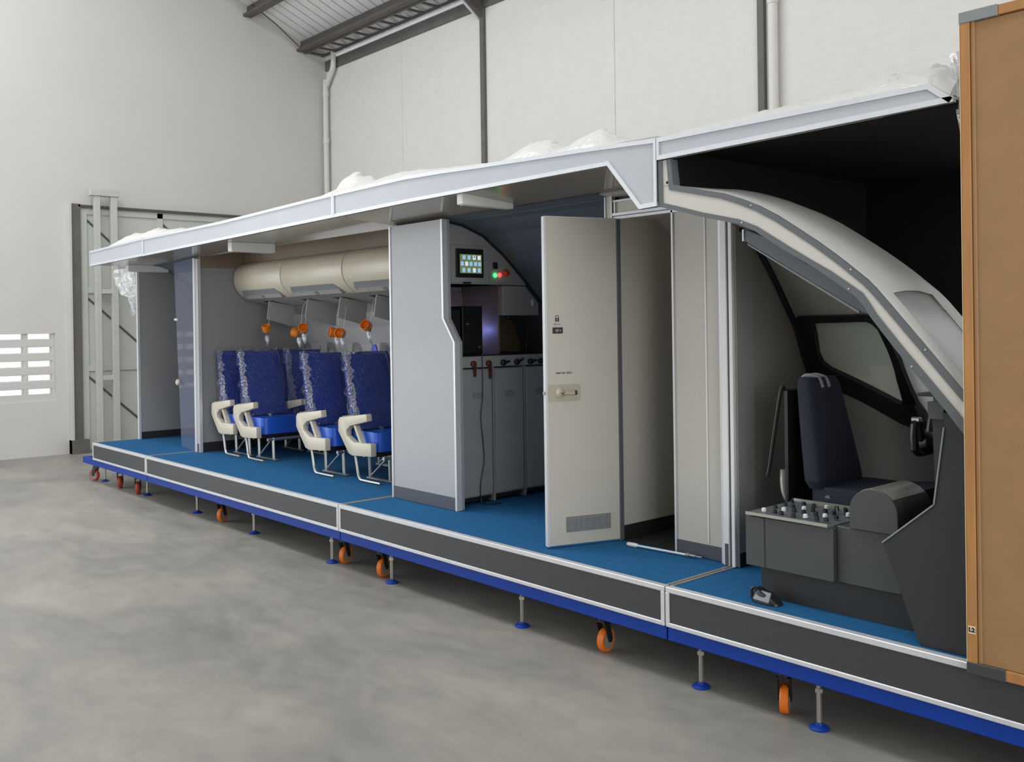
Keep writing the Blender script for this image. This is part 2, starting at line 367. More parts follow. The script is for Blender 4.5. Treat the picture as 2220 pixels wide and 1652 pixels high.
# tie rod on the roof
tag(M().tube([(XW+0.25, 3.45, 6.95), (XW+0.22, 3.9, 6.72), (XW+0.2, 4.35, 6.42)], 0.012, 6).build('tie_rod', 'steel'), 'thin dark tie rod slanting below the roof in the gable corner', 'rod')
# drain pipes
dp = thing('drain_pipe', 'white plastic downpipe with an offset bend in the far corner', 'pipe', (-11.4, YB-0.08, 0))
M().tube(smoothpath([(-11.40, YB-0.08, 0.0), (-11.40, YB-0.08, 3.0), (-11.40, YB-0.08, 5.75), (-11.36, YB-0.08, 5.9), (-11.17, YB-0.08, 6.12), (-11.13, YB-0.08, 6.24), (-11.13, YB-0.08, 6.42)], 4), 0.046, 12).build('pipe', 'pvc', dp)
for z in (4.9, 5.7): M().cyl((-11.40, YB-0.08, z), (-11.40, YB-0.08, z+0.09), 0.054, 14).build('coupling', 'pvc', dp)
dp2 = thing('drain_pipe', 'straight white downpipe beside the dark post above the cockpit', 'pipe', (-2.56, YB-0.07, 0))
M().cyl((-2.56, YB-0.07, 0), (-2.56, YB-0.07, 6.3), 0.05, 14).build('pipe', 'pvc', dp2)
M().cyl((-2.56, YB-0.07, 5.0), (-2.56, YB-0.07, 5.1), 0.058, 14).build('coupling', 'pvc', dp2)
# big steel sliding door on the end wall
d1 = struct(box(XW+0.0, XW+0.03, 0.84, 4.6, 0.0, 3.54).build('door_1', 'doorpaint', smooth=False))
xd0, xd1 = XW+0.03, XW+0.055
def dpart(n, y0, y1, z0, z1, x0=xd0, x1=xd1, m='doorpaint'): return box(x0, x1, y0, y1, z0, z1).build(n, m, d1, smooth=False, bev=0.003)
for y in (0.84, 1.95, 3.15, 4.5): dpart('door_stile', y, y+0.09, 0.03, 3.52)
for z in (0.03, 1.17, 2.3, 3.44): dpart('door_rail', 0.93, 4.5, z, z+0.08)
for z in (0.03, 1.17, 2.3):
    for y in (0.93, 2.04, 3.24):
        a = Vector((XW+0.035, y, z+0.08+0.98)); b = Vector((XW+0.035, y+1.02, z+0.12))
        M().tube([a, b], 0.016, 4).build('door_brace', 'bandpaint', d1, smooth=False)
box(XW, XW+0.10, 0.8, 4.7, 3.54, 3.57).build('door_track', 'steel', d1, smooth=False)
post = thing('door_guide_post', 'pale grey twin-leg steel post frame standing before the big door', 'post frame', (-11.3, 1.1, 0))
box(-11.36, -11.28, 0.99, 1.07, 0, 3.70).build('leg', 'doorpost', post, smooth=False, bev=0.004)
box(-11.36, -11.28, 1.22, 1.31, 0, 3.70).build('leg', 'doorpost', post, smooth=False, bev=0.004)
for z in (1.04, 2.29): box(-11.355, -11.285, 1.07, 1.22, z, z+0.065).build('crossbar', 'doorpost', post, smooth=False, bev=0.003)
box(-11.38, -11.26, 0.93, 1.34, 3.70, 3.79).build('cap', 'doorpost', post, smooth=False, bev=0.004)
box(-11.40, -11.24, 0.95, 1.35, 0, 0.012).build('base_plate', 'doorpost', post, smooth=False)
cp = thing('door_jamb_column', 'grey steel door jamb column at the left edge of the big door', 'column', (-11.4, 0.85, 0))
box(XW, XW+0.10, 0.70, 0.83, 0, 3.58).build('web', 'bandpaint', cp, smooth=False, bev=0.003)
box(XW, XW+0.13, 0.66, 0.70, 0, 3.58).build('flange', 'doorpaint', cp, smooth=False, bev=0.003)
box(XW, XW+0.14, 0.66, 0.90, 0.0, 0.2).build('foot', 'bandpaint', cp, smooth=False, bev=0.003)

# ------------------------------------------------------------------ fuselage section (y, z), right half only
SEC = [(0.50, 2.52), (0.555, 2.512), (0.705, 2.491), (0.90, 2.424), (1.10, 2.285), (1.283, 2.125), (1.425, 1.985), (1.511, 1.907), (1.62, 1.76), (1.70, 1.58), (1.745, 1.36), (1.76, 1.10), (1.745, 0.85), (1.72, 0.66), (1.70, F)]
def secprism(x0, x1, ymin, z0=F, z1=9.9, pts=SEC):
    top = [(y, min(z, z1)) for (y, z) in pts if y >= ymin]
    zt = interp(ymin, pts)
    poly = [(ymin, z0), (ymin, min(zt, z1))]+[p for p in top if p[1] > z0]+([(pts[-1][0], z0)] if z0 <= F else [(next(a[0]+(b[0]-a[0])*(a[1]-z0)/(a[1]-b[1]) for a, b in zip(pts, pts[1:]) if a[1] >= z0 > b[1]), z0)])
    out = []
    for p in poly:
        if not out or (abs(p[0]-out[-1][0])+abs(p[1]-out[-1][1])) > 1e-5: out.append(p)
    return M().prism('x', out, x0, x1)
def secwall(x0, x1, i0=0, t=0.03, pts=SEC):
    inner = pts[i0:]; outer = [(y+t*0.8, z+t*0.6) for (y, z) in inner]
    m = M(); n = len(inner)
    for (a, b, c, d) in zip(inner, inner[1:], outer, outer[1:]):
        m.hexa([(x0, *a), (x1, *a), (x1, *b), (x0, *b), (x0, *c), (x1, *c), (x1, *d), (x0, *d)])
    return m

# ------------------------------------------------------------------ platform modules
def caster_parts(root, x, y, ang, tread, hubm='hub'):
    ca, sa = math.cos(ang), math.sin(ang)
    def rot(p): return Vector((x+p.x*ca-p.y*sa, y+p.x*sa+p.y*ca, p.z))
    pl = M().box(-0.05, 0.05, -0.045, 0.045, 0.200, 0.214).move(rot).build('caster', 'frameblue', root, smooth=False)
    M().tube([(0, 0, 0.202), (0, 0, 0.172)], 0.028, 12).move(rot).build('swivel', 'blackmetal', pl)
    fk = M()
    for sy in (-1, 1): fk.prism('y', [(-0.026, 0.176), (0.026, 0.176), (0.052, 0.07), (0.040, 0.052), (0.022, 0.058)], sy*0.027-0.0025, sy*0.027+0.0025)
    fk.box(-0.026, 0.026, -0.028, 0.028, 0.168, 0.176); fk.move(rot).build('fork', 'blackmetal', pl, smooth=False)
    R = 0.066
    M().lathe([(0.046, -0.018), (R-0.006, -0.019), (R, -0.011), (R, 0.011), (R-0.006, 0.019), (0.046, 0.018)], (0.03, 0, R), 'y', 28).move(rot).build('wheel', tread, pl)
    M().lathe([(0.046, -0.0195), (0.030, -0.012), (0.016, -0.012), (0.014, -0.022), (0.014, 0.022), (0.016, 0.012), (0.030, 0.012), (0.046, 0.0195)], (0.03, 0, R), 'y', 24).move(rot).build('hub', hubm, pl)
def foot_parts(root, x, y, col='frameblue'):
    a = M().cyl((x, y, 0.014), (x, y, 0.216), 0.0115, 10).build('levelling_foot', 'zinc', root)
    M().lathe([(0.042, 0.0), (0.044, 0.006), (0.038, 0.012), (0.018, 0.018), (0.015, 0.028)], (x, y, 0), 'z', 22).build('pad', col, a)
    M().lathe([(0.018, 0.158), (0.018, 0.176)], (x, y, 0), 'z', 6).build('nut', 'zinc', a)
def platform(label, x0, x1, casters, feet, bx0=None, bx1=None):
    r = thing('platform_module', label, 'platform', ((x0+x1)/2, 0.9, 0), 'trainer platform modules')
    e = 0.004; a, b = x0+e, x1-e
    box(a, b, 0.006, 1.88, 0.284, F-0.012).build('deck', 'skirt', r, smooth=False)
    box(a+0.015, b-0.015, 0.028, 1.88, F-0.012, F).build('carpet', 'carpet', r, smooth=False)
    box(a+0.02, b-0.02, -0.004, 0.012, 0.306, F-0.022).build('skirt_panel', 'skirt', r, smooth=False)
    box(a, b, -0.010, 0.030, F-0.024, F+0.003).build('top_trim', 'alu', r, smooth=False, bev=0.003)
    box(a, b, -0.010, 0.020, 0.284, 0.306).build('bottom_trim', 'alu', r, smooth=False, bev=0.003)
    for xa in (a, b-0.022): box(xa, xa+0.022, -0.0105, 0.015, 0.306, F-0.024).build('end_trim', 'alu', r, smooth=False, bev=0.002)
    for xa in (a, b-0.018): box(xa, xa+0.018, 0.03, 1.86, F, F+0.004).build('joint_strip', 'strip', r, smooth=False, bev=0.001)
    u0_, u1_ = (bx0 if bx0 is not None else a), (bx1 if bx1 is not None else b)
    box(u0_, u1_, 0.004, 0.064, 0.214, 0.284).build('frame_beam', 'frameblue', r, smooth=False, bev=0.005)
    box(u0_, u1_, 1.78, 1.84, 0.214, 0.284).build('frame_beam', 'frameblue', r, smooth=False, bev=0.005)
    for xa in (u0_, u1_-0.06): box(xa, xa+0.06, 0.064, 1.78, 0.216, 0.283).build('cross_beam', 'frameblue', r, smooth=False)
    for c in casters: caster_parts(r, *c)
    for f in feet: foot_parts(r, *f)
    return r
A = math.radians
platform('shortest platform module with red wheels at the far left end', -8.39, -6.757,
         [(-8.66, 0.12, A(210), 'red'), (-7.885, 0.12, A(151), 'red'), (-7.343, 0.12, A(150), 'red'), (-7.0, 1.70, A(100), 'red')],
         [(-8.52, 0.17), (-7.206, 0.17), (-8.2, 1.74), (-6.95, 1.74)], bx0=-8.78)
platform('platform module carrying the blue passenger seats', -6.757, -3.025,
         [(-5.292, 0.12, A(118), 'orange'), (-3.16, 0.11, A(113), 'orange'), (-5.2, 1.7, A(80), 'orange')],
         [(-5.878, 0.15), (-4.628, 0.12), (-3.263, 0.075), (-6.3, 1.74), (-3.4, 1.74)])
platform('platform module under the galley and the open lavatory door', -3.025, 0.0,
         [(-2.644, 0.10, A(111), 'orange'), (-0.52, 0.10, A(100), 'orange'), (-1.5, 1.7, A(80), 'orange')],
         [(-2.478, 0.078), (-1.153, 0.09), (-2.6, 1.74), (-0.4, 1.74)])
platform('nearest platform module, below the cockpit at the right edge', 0.0, 2.40,
         [(0.596, 0.09, A(117), 'orange'), (1.9, 0.10, A(110), 'orange'), (1.2, 1.7, A(80), 'orange')],
         [(0.137, 0.09), (0.776, 0.078), (2.2, 0.09), (0.3, 1.74), (2.2, 1.74)])

# ------------------------------------------------------------------ roof modules
def roof_module(label, top, bot, soff_y, tilt=0.0, drop=None, soff='soffit', black=False, inner=None):
    x0, x1 = top[0][0], top[-1][0]
    r = thing('roof_module', label, 'roof panel', ((x0+x1)/2, 0.0, bot[0][1]), 'trainer roof modules')
    lo = drop if drop else bot
    M().band('y', top, lo, -0.004, 0.016).build('fascia_panel', 'fascia', r, smooth=False)
    def rail(name, line, w, dirn, y0=-0.012, y1=0.022):
        off = []
        for i, p in enumerate(line):
            pv = Vector(p); d0 = (pv-Vector(line[i-1])).normalized() if i else None; d1 = (Vector(line[i+1])-pv).normalized() if i < len(line)-1 else None
            d0 = d0 or d1; d1 = d1 or d0; n0 = Vector((-d0.y, d0.x)); n1 = Vector((-d1.y, d1.x)); bs = (n0+n1).normalized()
            off.append(tuple(pv+bs*dirn*w/max(0.3, bs.dot(n0))))
        m = M()
        for i in range(len(line)-1):
            q = [line[i], line[i+1], off[i+1], off[i]]; m.hexa([(x, y0, z) for x, z in q]+[(x, y1, z) for x, z in q])
        m.build(name, 'alu', r, smooth=False)
    rail('top_trim', top, 0.022, -1); rail('bottom_trim', lo, 0.022, 1)
    box(x0, x0+0.014, -0.0125, 0.02, interp(x0, lo)+0.02, interp(x0, top)-0.02).build('end_trim', 'alu', r, smooth=False)
    if interp(x1, top)-interp(x1, lo) > 0.05: box(x1-0.016, x1, -0.0125, 0.02, interp(x1, lo)+0.02, interp(x1, top)-0.02).build('end_trim', 'alu', r, smooth=False)
    z0, z1 = bot[0][1]+0.012, bot[-1][1]+0.012
    if soff_y:
        M().hexa([(x0, 0.016, z0), (x1, 0.016, z1), (x1, soff_y, z1-tilt), (x0, soff_y, z0-tilt), (x0, 0.016, z0+0.014), (x1, 0.016, z1+0.014), (x1, soff_y, z1+0.014-tilt), (x0, soff_y, z0+0.014-tilt)]).build('soffit', soff, r, smooth=False)
    t0, t1 = top[0][1]-0.004, top[-1][1]-0.004
    M().hexa([(x0, 0.016, t0-0.03), (x1, 0.016, t1-0.03), (x1, 1.9, t1-0.03), (x0, 1.9, t0-0.03), (x0, 0.016, t0), (x1, 0.016, t1), (x1, 1.9, t1), (x0, 1.9, t0)]).build('roof_slab', 'black' if black else 'panel', r, smooth=False)
    return r
roof_module('short silver roof edge module over the far rear vestibule', [(-8.38, 2.664), (-6.748, 2.694)], [(-8.38, 2.492), (-6.748, 2.508)], 1.0)
r2 = roof_module('long silver roof edge module over the blue passenger seats', [(-6.744, 2.690), (-4.9, 2.692), (-3.3, 2.723), (-3.040, 2.727)], [(-6.744, 2.506), (-4.2, 2.538), (-3.040, 2.552)], 0.60)
r3 = roof_module('silver roof edge module with a notched drop corner over the galley', [(-3.036, 2.727), (-2.143, 2.736), (-1.735, 2.725), (-1.396, 2.711), (-0.465, 2.678), (-0.016, 2.656)],
                 [(-3.036, 2.552), (-2.1, 2.563), (-0.34, 2.566), (-0.016, 2.566)], 0.615, 0.05, drop=[(-3.036, 2.552), (-2.1, 2.563), (-0.34, 2.566), (-0.129, 2.322), (-0.016, 2.326)])
r4 = roof_module('slim silver roof edge module above the black cockpit opening', [(-0.012, 2.656), (0.7, 2.656), (1.33, 2.656), (1.42, 2.585)], [(-0.012, 2.548), (0.7, 2.558), (1.42, 2.570)], 0, black=True)
# ceiling seams / raised cove of the seat cabin
M().box(-6.6, -3.0, 0.60, 0.62, 2.52, 2.64).build('cove_edge', 'soffit', r2, smooth=False)
M().box(-6.6, -3.0, 0.62, 1.02, 2.625, 2.64).build('cove_ceiling', 'galleyd', r2, smooth=False)
M().box(-6.6, -3.0, 1.02, 1.035, 2.43, 2.64).build('cove_back', 'galleyd', r2, smooth=False)
M().box(-6.62, -6.605, 0.53, 1.1, 2.40, 2.64).build('cove_end', 'galleyd', r2, smooth=False)
# ceiling light boxes
def light_box(label, x, y0, y1, zt, w=0.055, h=0.075):
    t = thing('ceiling_light', label, 'light fitting', (x, (y0+y1)/2, zt-h), 'box lights under the roof edge')
    box(x, x+w, y0, y1, zt-h, zt).build('housing', 'white', t, smooth=False, bev=0.004)
    box(x+0.008, x+w-0.008, y0+0.02, y1-0.02, zt-h-0.004, zt-h).build('diffuser', 'cream', t, smooth=False)
light_box('white box light under the roof in front of the galley screen', -1.64, 0.03, 0.45, 2.577)
light_box('white box light under the roof in front of the overhead bins', -5.17, 0.17, 0.60, 2.539, 0.08, 0.085)
light_box('white box light under the far rear vestibule roof', -8.2, 0.33, 0.80, 2.508, 0.08, 0.075)

# ------------------------------------------------------------------ rear vestibule and cabin bulkhead
ev = thing('rear_end_wall', 'dark grey end panel with white front edge at the far left end', 'wall panel', (-8.35, 0.8, F))
secprism(-8.37, -8.335, 0.53).build('panel', 'bulk', ev, smooth=False)
box(-8.375, -8.33, 0.505, 0.53, F, 2.48).build('edge_trim', 'alu', ev, smooth=False)
box(-8.336, -8.328, 0.53, 1.69, F, F+0.085).build('baseboard', 'blackbase', ev, smooth=False)
secwall(-8.335, -6.66, 0).build('side_lining', 'navywall', ev)
bh = thing('cabin_bulkhead', 'grey bulkhead with white profile post behind the last seat row', 'wall panel', (-6.6, 0.8, F))
secprism(-6.655, -6.62, 0.53).build('panel', 'bulk', bh, smooth=False)
box(-6.70, -6.655, 0.485, 0.53, F, 2.50).build('post', 'alu', bh, smooth=False, bev=0.003)
box(-6.655, -6.61, 0.492, 0.53, F+0.09, 2.49).build('post', 'panel', bh, smooth=False, bev=0.003)
box(-6.655, -6.61, 0.492, 0.53, F, F+0.09).build('baseboard', 'dado', bh, smooth=False)
box(-6.61, -6.595, 0.492, 0.53, F, 2.49).build('post', 'alu', bh, smooth=False, bev=0.003)
box(-6.621, -6.612, 0.53, 1.69, F, F+0.10).build('baseboard', 'blackbase', bh, smooth=False)
ac = thing('acrylic_panel', 'clear acrylic sheet with white knob beside the bulkhead post', 'clear panel', (-7.0, 0.54, F))
M().hexa([(-6.72, 0.49, F+0.004), (-7.26, 0.57, F+0.004), (-7.26, 0.576, F+0.004), (-6.72, 0.496, F+0.004), (-6.72, 0.49, 2.50), (-7.49, 0.604, 2.50), (-7.49, 0.61, 2.50), (-6.72, 0.496, 2.50)]).build('sheet', 'acrylic', ac, smooth=False)
M().lathe([(0.022, -0.03), (0.034, -0.02), (0.034, 0.0), (0.02, 0.01)], (-7.28, 0.56, 1.18), 'y', 16).build('knob', 'cream', ac)
box(-7.38, -7.30, 0.555, 0.575, 1.855, 1.88).build('catch', 'white', ac, smooth=False, bev=0.004)

# ------------------------------------------------------------------ seat cabin: side lining, bins, service units
cs = thing('cabin_side_wall', 'pale curved cabin side lining behind the passenger seats', 'wall panel', (-4.8, 1.7, F))
secwall(-6.62, -2.99, 4).build('lining', 'lining', cs)
for x in (-6.5, -5.99, -5.48, -4.97, -4.46, -3.95, -3.44):
    m = M()
    def wf_(u, v, x=x):
        a = 2*PI*u; rr = 0.5+0.5*v
        cx = math.copysign(abs(math.cos(a))**0.6, math.cos(a))*0.10*rr; cz = math.copysign(abs(math.sin(a))**0.6, math.sin(a))*0.14*rr
        z = 1.46+cz; return (x+cx, interp_y(z)-0.012+0.012*v, z)
    def interp_y(z): return interp(-z, [(-q[1], q[0]) for q in SEC])
    m.grid(wf_, 24, 3); fr = m.build('window_surround', 'winshade', cs)
    m = M(); vs = []
    def pane(u, v, x=x):
        a = 2*PI*u; rr = 0.55*v
        cx = math.copysign(abs(math.cos(a))**0.6, math.cos(a))*0.10*rr; cz = math.copysign(abs(math.sin(a))**0.6, math.sin(a))*0.14*rr
        z = 1.46+cz; return (x+cx, interp_y(z)-0.010, z)
    m.grid(pane, 24, 2).build('shade', 'psu', fr)
for x in (-6.245, -5.735, -5.225, -4.715, -4.205, -3.695, -3.185):
    m = M()
    for (a, b) in zip(SEC[5:], SEC[6:]):
        m.hexa([(x-0.05, a[0]-0.012, a[1]), (x+0.05, a[0]-0.012, a[1]), (x+0.05, b[0]-0.012, b[1]), (x-0.05, b[0]-0.012, b[1]), (x-0.07, a[0]+0.01, a[1]), (x+0.07, a[0]+0.01, a[1]), (x+0.07, b[0]+0.01, b[1]), (x-0.07, b[0]+0.01, b[1])])
    m.build('pillar_panel', 'lining', cs)
M().lathe([(0.05, 0), (0.045, -0.012), (0.01, -0.014)], (-4.98, 1.60, 1.535), 'y', 22).build('blue_disc', 'bluedot', cs)
BIN = [(1.02, 2.455), (0.965, 2.435), (0.92, 2.40), (0.895, 2.35), (0.887, 2.29), (0.892, 2.23), (0.91, 2.18), (0.94, 2.135), (0.985, 2.095)]
binlab = ['cream overhead bin nearest the cabin bulkhead', 'cream overhead bin in the middle of the row', 'cream overhead bin beside the galley partition']
bx = [-6.60, -5.56, -4.41, -3.26]
for i in range(4):
    xa, xb = bx[i]+0.006, (bx+[-3.0])[i+1]-0.006
    if i == 3 and xb-xa < 0.1: continue
    t = thing('overhead_bin', binlab[i] if i < 3 else 'cream overhead bin end piece against the galley partition', 'overhead bin', ((xa+xb)/2, 1.2, 2.05), 'overhead bins')
    body = M().prism('x', BIN+[(1.02, 2.075), (1.34, 2.0), (1.36, 2.04), (1.2, 2.18), (1.1, 2.26), (1.06, 2.32)], xa, xb)
    body.build('shell', 'cream', t, bev=0.010 if xb-xa > .5 else 0.004, seg=2)
    if xb-xa > 0.5:
        L = xb-xa; ca, cb = xa+L*0.08, xb-L*0.13
        la = M().prism('y', [(ca, 2.085), (ca+0.015, 2.12), (ca+0.05, 2.155), (cb-0.06, 2.155), (cb-0.02, 2.13), (cb+0.02, 2.085)], 0, 0.012)
        la.move(lambda p: Vector((p.x, interp(-p.z, [(-q[1], q[0]) for q in BIN[4:]])-0.010+p.y+0.002, p.z)))
        lo = la.build('latch_recess', 'binlatch', t, smooth=False)
        st = M().hexa([(ca+0.05, 0.955, 2.098), (cb, 0.955, 2.098), (cb, 0.985, 2.066), (ca+0.05, 0.985, 2.066), (ca+0.05, 0.97, 2.11), (cb, 0.97, 2.11), (cb, 1.0, 2.08), (ca+0.05, 1.0, 2.08)])
        st.build('latch_lip', 'psu', lo, smooth=False)
        xm = (ca+cb)/2+0.03
        M().hexa([(xm-0.03, 0.951, 2.096), (xm+0.03, 0.951, 2.096), (xm+0.03, 0.975, 2.07), (xm-0.03, 0.975, 2.07), (xm-0.03, 0.96, 2.10), (xm+0.03, 0.96, 2.10), (xm+0.03, 0.985, 2.075), (xm-0.03, 0.985, 2.075)]).build('latch', 'grille', lo, smooth=False)
psu = thing('service_panel', 'grey service strip below the overhead bins with dropped mask doors', 'service panel', (-4.8, 1.25, 1.98))
M().prism('x', [(1.0, 2.064), (1.38, 1.985), (1.40, 1.975), (1.47, 1.93), (1.50, 1.905), (1.50, 1.925), (1.40, 2.0), (1.36, 2.0), (1.02, 2.075)], -6.6, -3.0).build('strip', 'psu', psu, smooth=False)
for k, (xf, w) in enumerate(((-6.16, 0.30), (-5.36, 0.34), (-4.14, 0.34), (-4.75, 0.30))):
    box(xf-0.17, xf+0.01, 1.10, 1.36, 1.995, 2.0).move(lambda p: Vector((p.x, p.y, 2.064-(p.y-1.0)*0.208-0.004+(p.z-1.995)))).build('mask_bay', 'blackbase', psu, smooth=False)
    M().hexa([(xf, 1.07, 2.04), (xf+0.012, 1.07, 2.04), (xf+0.012, 1.07+w, 1.99), (xf, 1.07+w, 1.99), (xf-0.03, 1.06, 1.85), (xf-0.018, 1.06, 1.85), (xf-0.018, 1.06+w, 1.77), (xf-0.03, 1.06+w, 1.77)]).build('mask_door', 'psu' if k != 2 else 'lining', psu, smooth=False, bev=0.003)
def o2mask(label, x, y, z, tilt, tube_to=None, bag=True):
    t = thing('oxygen_mask', label, 'oxygen mask', (x, y, z), 'orange oxygen masks hanging from the bays')
    c = M().lathe([(0.020, 0.0), (0.040, 0.006), (0.046, 0.03), (0.048, 0.072), (0.043, 0.074), (0.040, 0.03), (0.018, 0.012)], (0, 0, 0), 'z', 20)
    rm = Matrix.Rotation(tilt[0], 3, 'X') @ Matrix.Rotation(tilt[1], 3, 'Y')
    c.move(lambda p: rm @ p); c.build('cup', 'mask', t, local=True)
    zb = 2.02-z
    M().tube(smoothpath([(0, 0, 0.0), (0.01, 0.02, zb*0.4), (-0.01, 0.05, zb*0.8), (0, 0.08, zb)]), 0.0018, 6).build('hose', 'pvc', t, local=True)
    if bag:
        b = M().grid(lambda u, v: (0.026*math.sin(PI*v)**0.6*math.cos(2*PI*u)+0.012*math.sin(7*v+3*u), 0.02*math.sin(PI*v)**0.6*math.sin(2*PI*u), -0.01-0.13*v), 12, 10)
        b.build('bag', 'film', t, local=True)
        M().lathe([(0.012, -0.03), (0.016, -0.02), (0.014, 0.0)], (0.004, 0, -0.01), 'z', 10).build('valve', 'maskdark', t, local=True)
    return t
o2mask('shadowed orange oxygen mask nearest the bulkhead', -6.18, 1.06, 1.72, (0.3, 0.2))
o2mask('left orange oxygen mask of the touching pair above the seats', -5.54, 1.08, 1.70, (1.1, -0.9))
o2mask('upper right orange oxygen mask of the touching pair above the seats', -5.42, 1.07, 1.735, (1.0, 0.8))
o2mask('left orange mask of the pair above the nearer seat rows', -4.84, 1.09, 1.705, (1.4, -0.3))
o2mask('right orange mask of the pair above the nearer seat rows', -4.74, 1.09, 1.70, (1.5, 0.5))
o2mask('highest orange oxygen mask, beside the galley partition', -4.27, 1.08, 1.755, (1.2, 0.3))

# ------------------------------------------------------------------ passenger seats (double units)
def seat_unit():
    t = thing('double_seat', '', 'seat', (0, 0, F), 'double passenger seats')
    def B(m, n, k, p=t, **kw): return m.build(n, k, p, local=True, **kw)
    W = 0.44
    ARM = [(-.235, .49), (-.21, .52), (.205, .57), (.215, .51), (-.05, .455), (-.105, .415), (-.105, .375), (0.005, .325), (.27, .33), (.27, .225), (-.02, .21), (-.075, .225), (-.235, .40)]
    def arm(y0, y1): return M().prism('y', ARM, y0, y1)
    a = B(arm(0.0, 0.055), 'armrest', 'cream', bev=0.008, seg=2)
    B(M().hexa([(0.0, 0.004, .462), (.03, 0.004, .465), (.03, .05, .465), (0.0, .05, .462), (.09, .004, .32), (.125, .004, .32), (.125, .05, .32), (.09, .05, .32)]), 'strut', 'cream', a, smooth=False, bev=0.004)
    B(M().hexa([(-.18, 0.008, .526), (-.02, .008, .545), (-.02, .047, .545), (-.18, .047, .526), (-.18, .008, .531), (-.02, .008, .550), (-.02, .047, .550), (-.18, .047, .531)]), 'arm_pad', 'binlatch', a, smooth=False)
    for k in range(2):
        y0 = 0.065+k*(W+0.075)
        # backrest: rounded, reclined, with side bolsters
        def bk(u, v, y0=y0):
            # closed outline around thickness (u), up the height (v)
            a_ = 2*PI*u; c, s = math.cos(a_), math.sin(a_)
            hw = W/2*(1-0.05*v**3); th = 0.052-0.012*v
            yy = math.copysign(abs(c)**0.35, c)*hw; xx = math.copysign(abs(s)**0.55, s)*th
            if s > 0: xx += 0.018*(abs(c)**3)*(1-v)  # front bolsters
            z = 0.34+v*0.71
            endr = 1.0 if 0.02 < v < 0.97 else 0.8
            return (-0.06-0.20*v+xx*endr, y0+W/2+yy*endr**0.2, z)
        m = M().grid(bk, 28, 14)
        top = m.v; nv = 15
        m.f.append(tuple(i*nv+14 for i in range(28))); m.f.append(tuple(i*nv for i in range(27, -1, -1)))
        bo = B(m, 'backrest', 'seatnavy')
        # plastic cover
        rnd = random.Random(k*7+3)
        def cv(u, v, y0=y0):
            x, y, z = bk(u, 0.06+0.95*v, y0); a_ = 2*PI*u; c, s = math.cos(a_), math.sin(a_)
            w = 0.007*math.sin(9*v+5*u*6.28)+0.006*math.sin(23*v-3*u*6.28)*abs(c)**2+0.004*math.sin(41*v+11*u)
            return (x+s*(0.012+w), y+c*(0.012+w*1.6), z+(0.012 if v > 0.95 else 0))
        mc = M().grid(cv, 40, 36); mc.f.append(tuple(i*37+36 for i in range(40)))
        B(mc, 'plastic_cover', 'cover', bo)
        # crinkled film gathered along the aisle-side edge and the top corners
        def ck(u, v, y0=y0, k=k):
            x, y, z = bk(0.5, 0.05+0.95*v, y0)
            n1 = noise.noise(Vector((v*26+k*9, u*3, 1.3))); n2 = noise.noise(Vector((v*60+u*4, u*5+k*3, 7.1)))
            wd = 0.040+0.028*noise.noise(Vector((v*7+k*5, 0.4, 3.0)))+0.020*noise.noise(Vector((v*19+k, 2.4, 5.0)))
            return (x+0.026+0.034*u+0.012*n1+0.006*n2, y-0.014+wd*u**1.3+0.016*n1+0.006*n2, z+0.012*n2)
        B(M().grid(ck, 7, 90), 'cover_fold', 'crinkle', bo)
        for yy in (y0-0.005, y0+W-0.05):
            e = M().grid(lambda u, v, yy=yy: (-0.275+0.05*u+0.01*math.sin(11*v+3*u), yy+0.055*v, 1.045+0.045*math.sin(PI*v)*(0.5+0.5*math.sin(9*v+4*u))), 6, 14); B(e, 'cover_fold', 'crinkle', bo)
        cu = M().grid(lambda u, v, y0=y0: ((lambda c, s: (0.06+math.copysign(abs(c)**0.3, c)*0.215, y0+W/2+math.copysign(abs(s)**0.3, s)*W/2, 0.255+0.15*v+0.012*v*(1-abs(c*s))))(math.cos(2*PI*u), math.sin(2*PI*u))), 32, 4)
        cu.f.append(tuple(i*5+4 for i in range(32))); cu.f.append(tuple(i*5 for i in range(31, -1, -1)))
        co = B(cu, 'seat_cushion', 'seatblue')
        B(M().lathe([(0.026, 0), (0.026, 0.014), (0.016, 0.018)], (-0.01, y0+W/2, 0.415), 'z', 10), 'buckle', 'chrome', co)
        B(M().box(-0.02, 0.012, y0+0.03, y0+W-0.03, 0.416, 0.421), 'lap_belt', 'blackmetal', co, smooth=False)
    ya = 0.065+W+0.01
    B(M().prism('y', [(-.235, .49), (-.21, .52), (.205, .57), (.215, .51), (-.05, .455), (-.2, .44)], ya, ya+0.055), 'armrest', 'cream', bev=0.008, seg=2)
    ye = 0.065+2*W+0.085; B(arm(ye, ye+0.055), 'armrest', 'cream', bev=0.008, seg=2)
    # frame
    B(M().box(-0.12, 0.24, 0.06, 0.065+2*W+0.08, 0.215, 0.25), 'seat_pan', 'blackmetal', smooth=False)
    for y in (0.03, ):
        B(M().tube(smoothpath([(-0.014, y, .225), (0.01, y, .13), (.03, y, .055), (.06, y, .02), (.12, y, .014), (.36, y, .014)], 5), 0.013, 8), 'side_tube', 'chrome')
    for y in (0.16, 0.72):
        for x in (0.0, 0.30): B(M().tube([(x, y, 0.22), (x+0.01, y, 0.01)], 0.015, 8), 'leg', 'chrome')
        B(M().tube([(0.02, y, 0.03), (0.28, y, 0.21)], 0.009, 6), 'brace', 'chrome')
        B(M().box(-0.03, 0.37, y-0.018, y+0.018, 0.004, 0.02), 'floor_rail', 'chrome', smooth=False, bev=0.003)
    for x in (0.0, 0.30): B(M().tube([(x, 0.10, 0.205), (x, 0.92, 0.205)], 0.016, 8), 'spreader', 'chrome')
    return t
s0 = seat_unit()
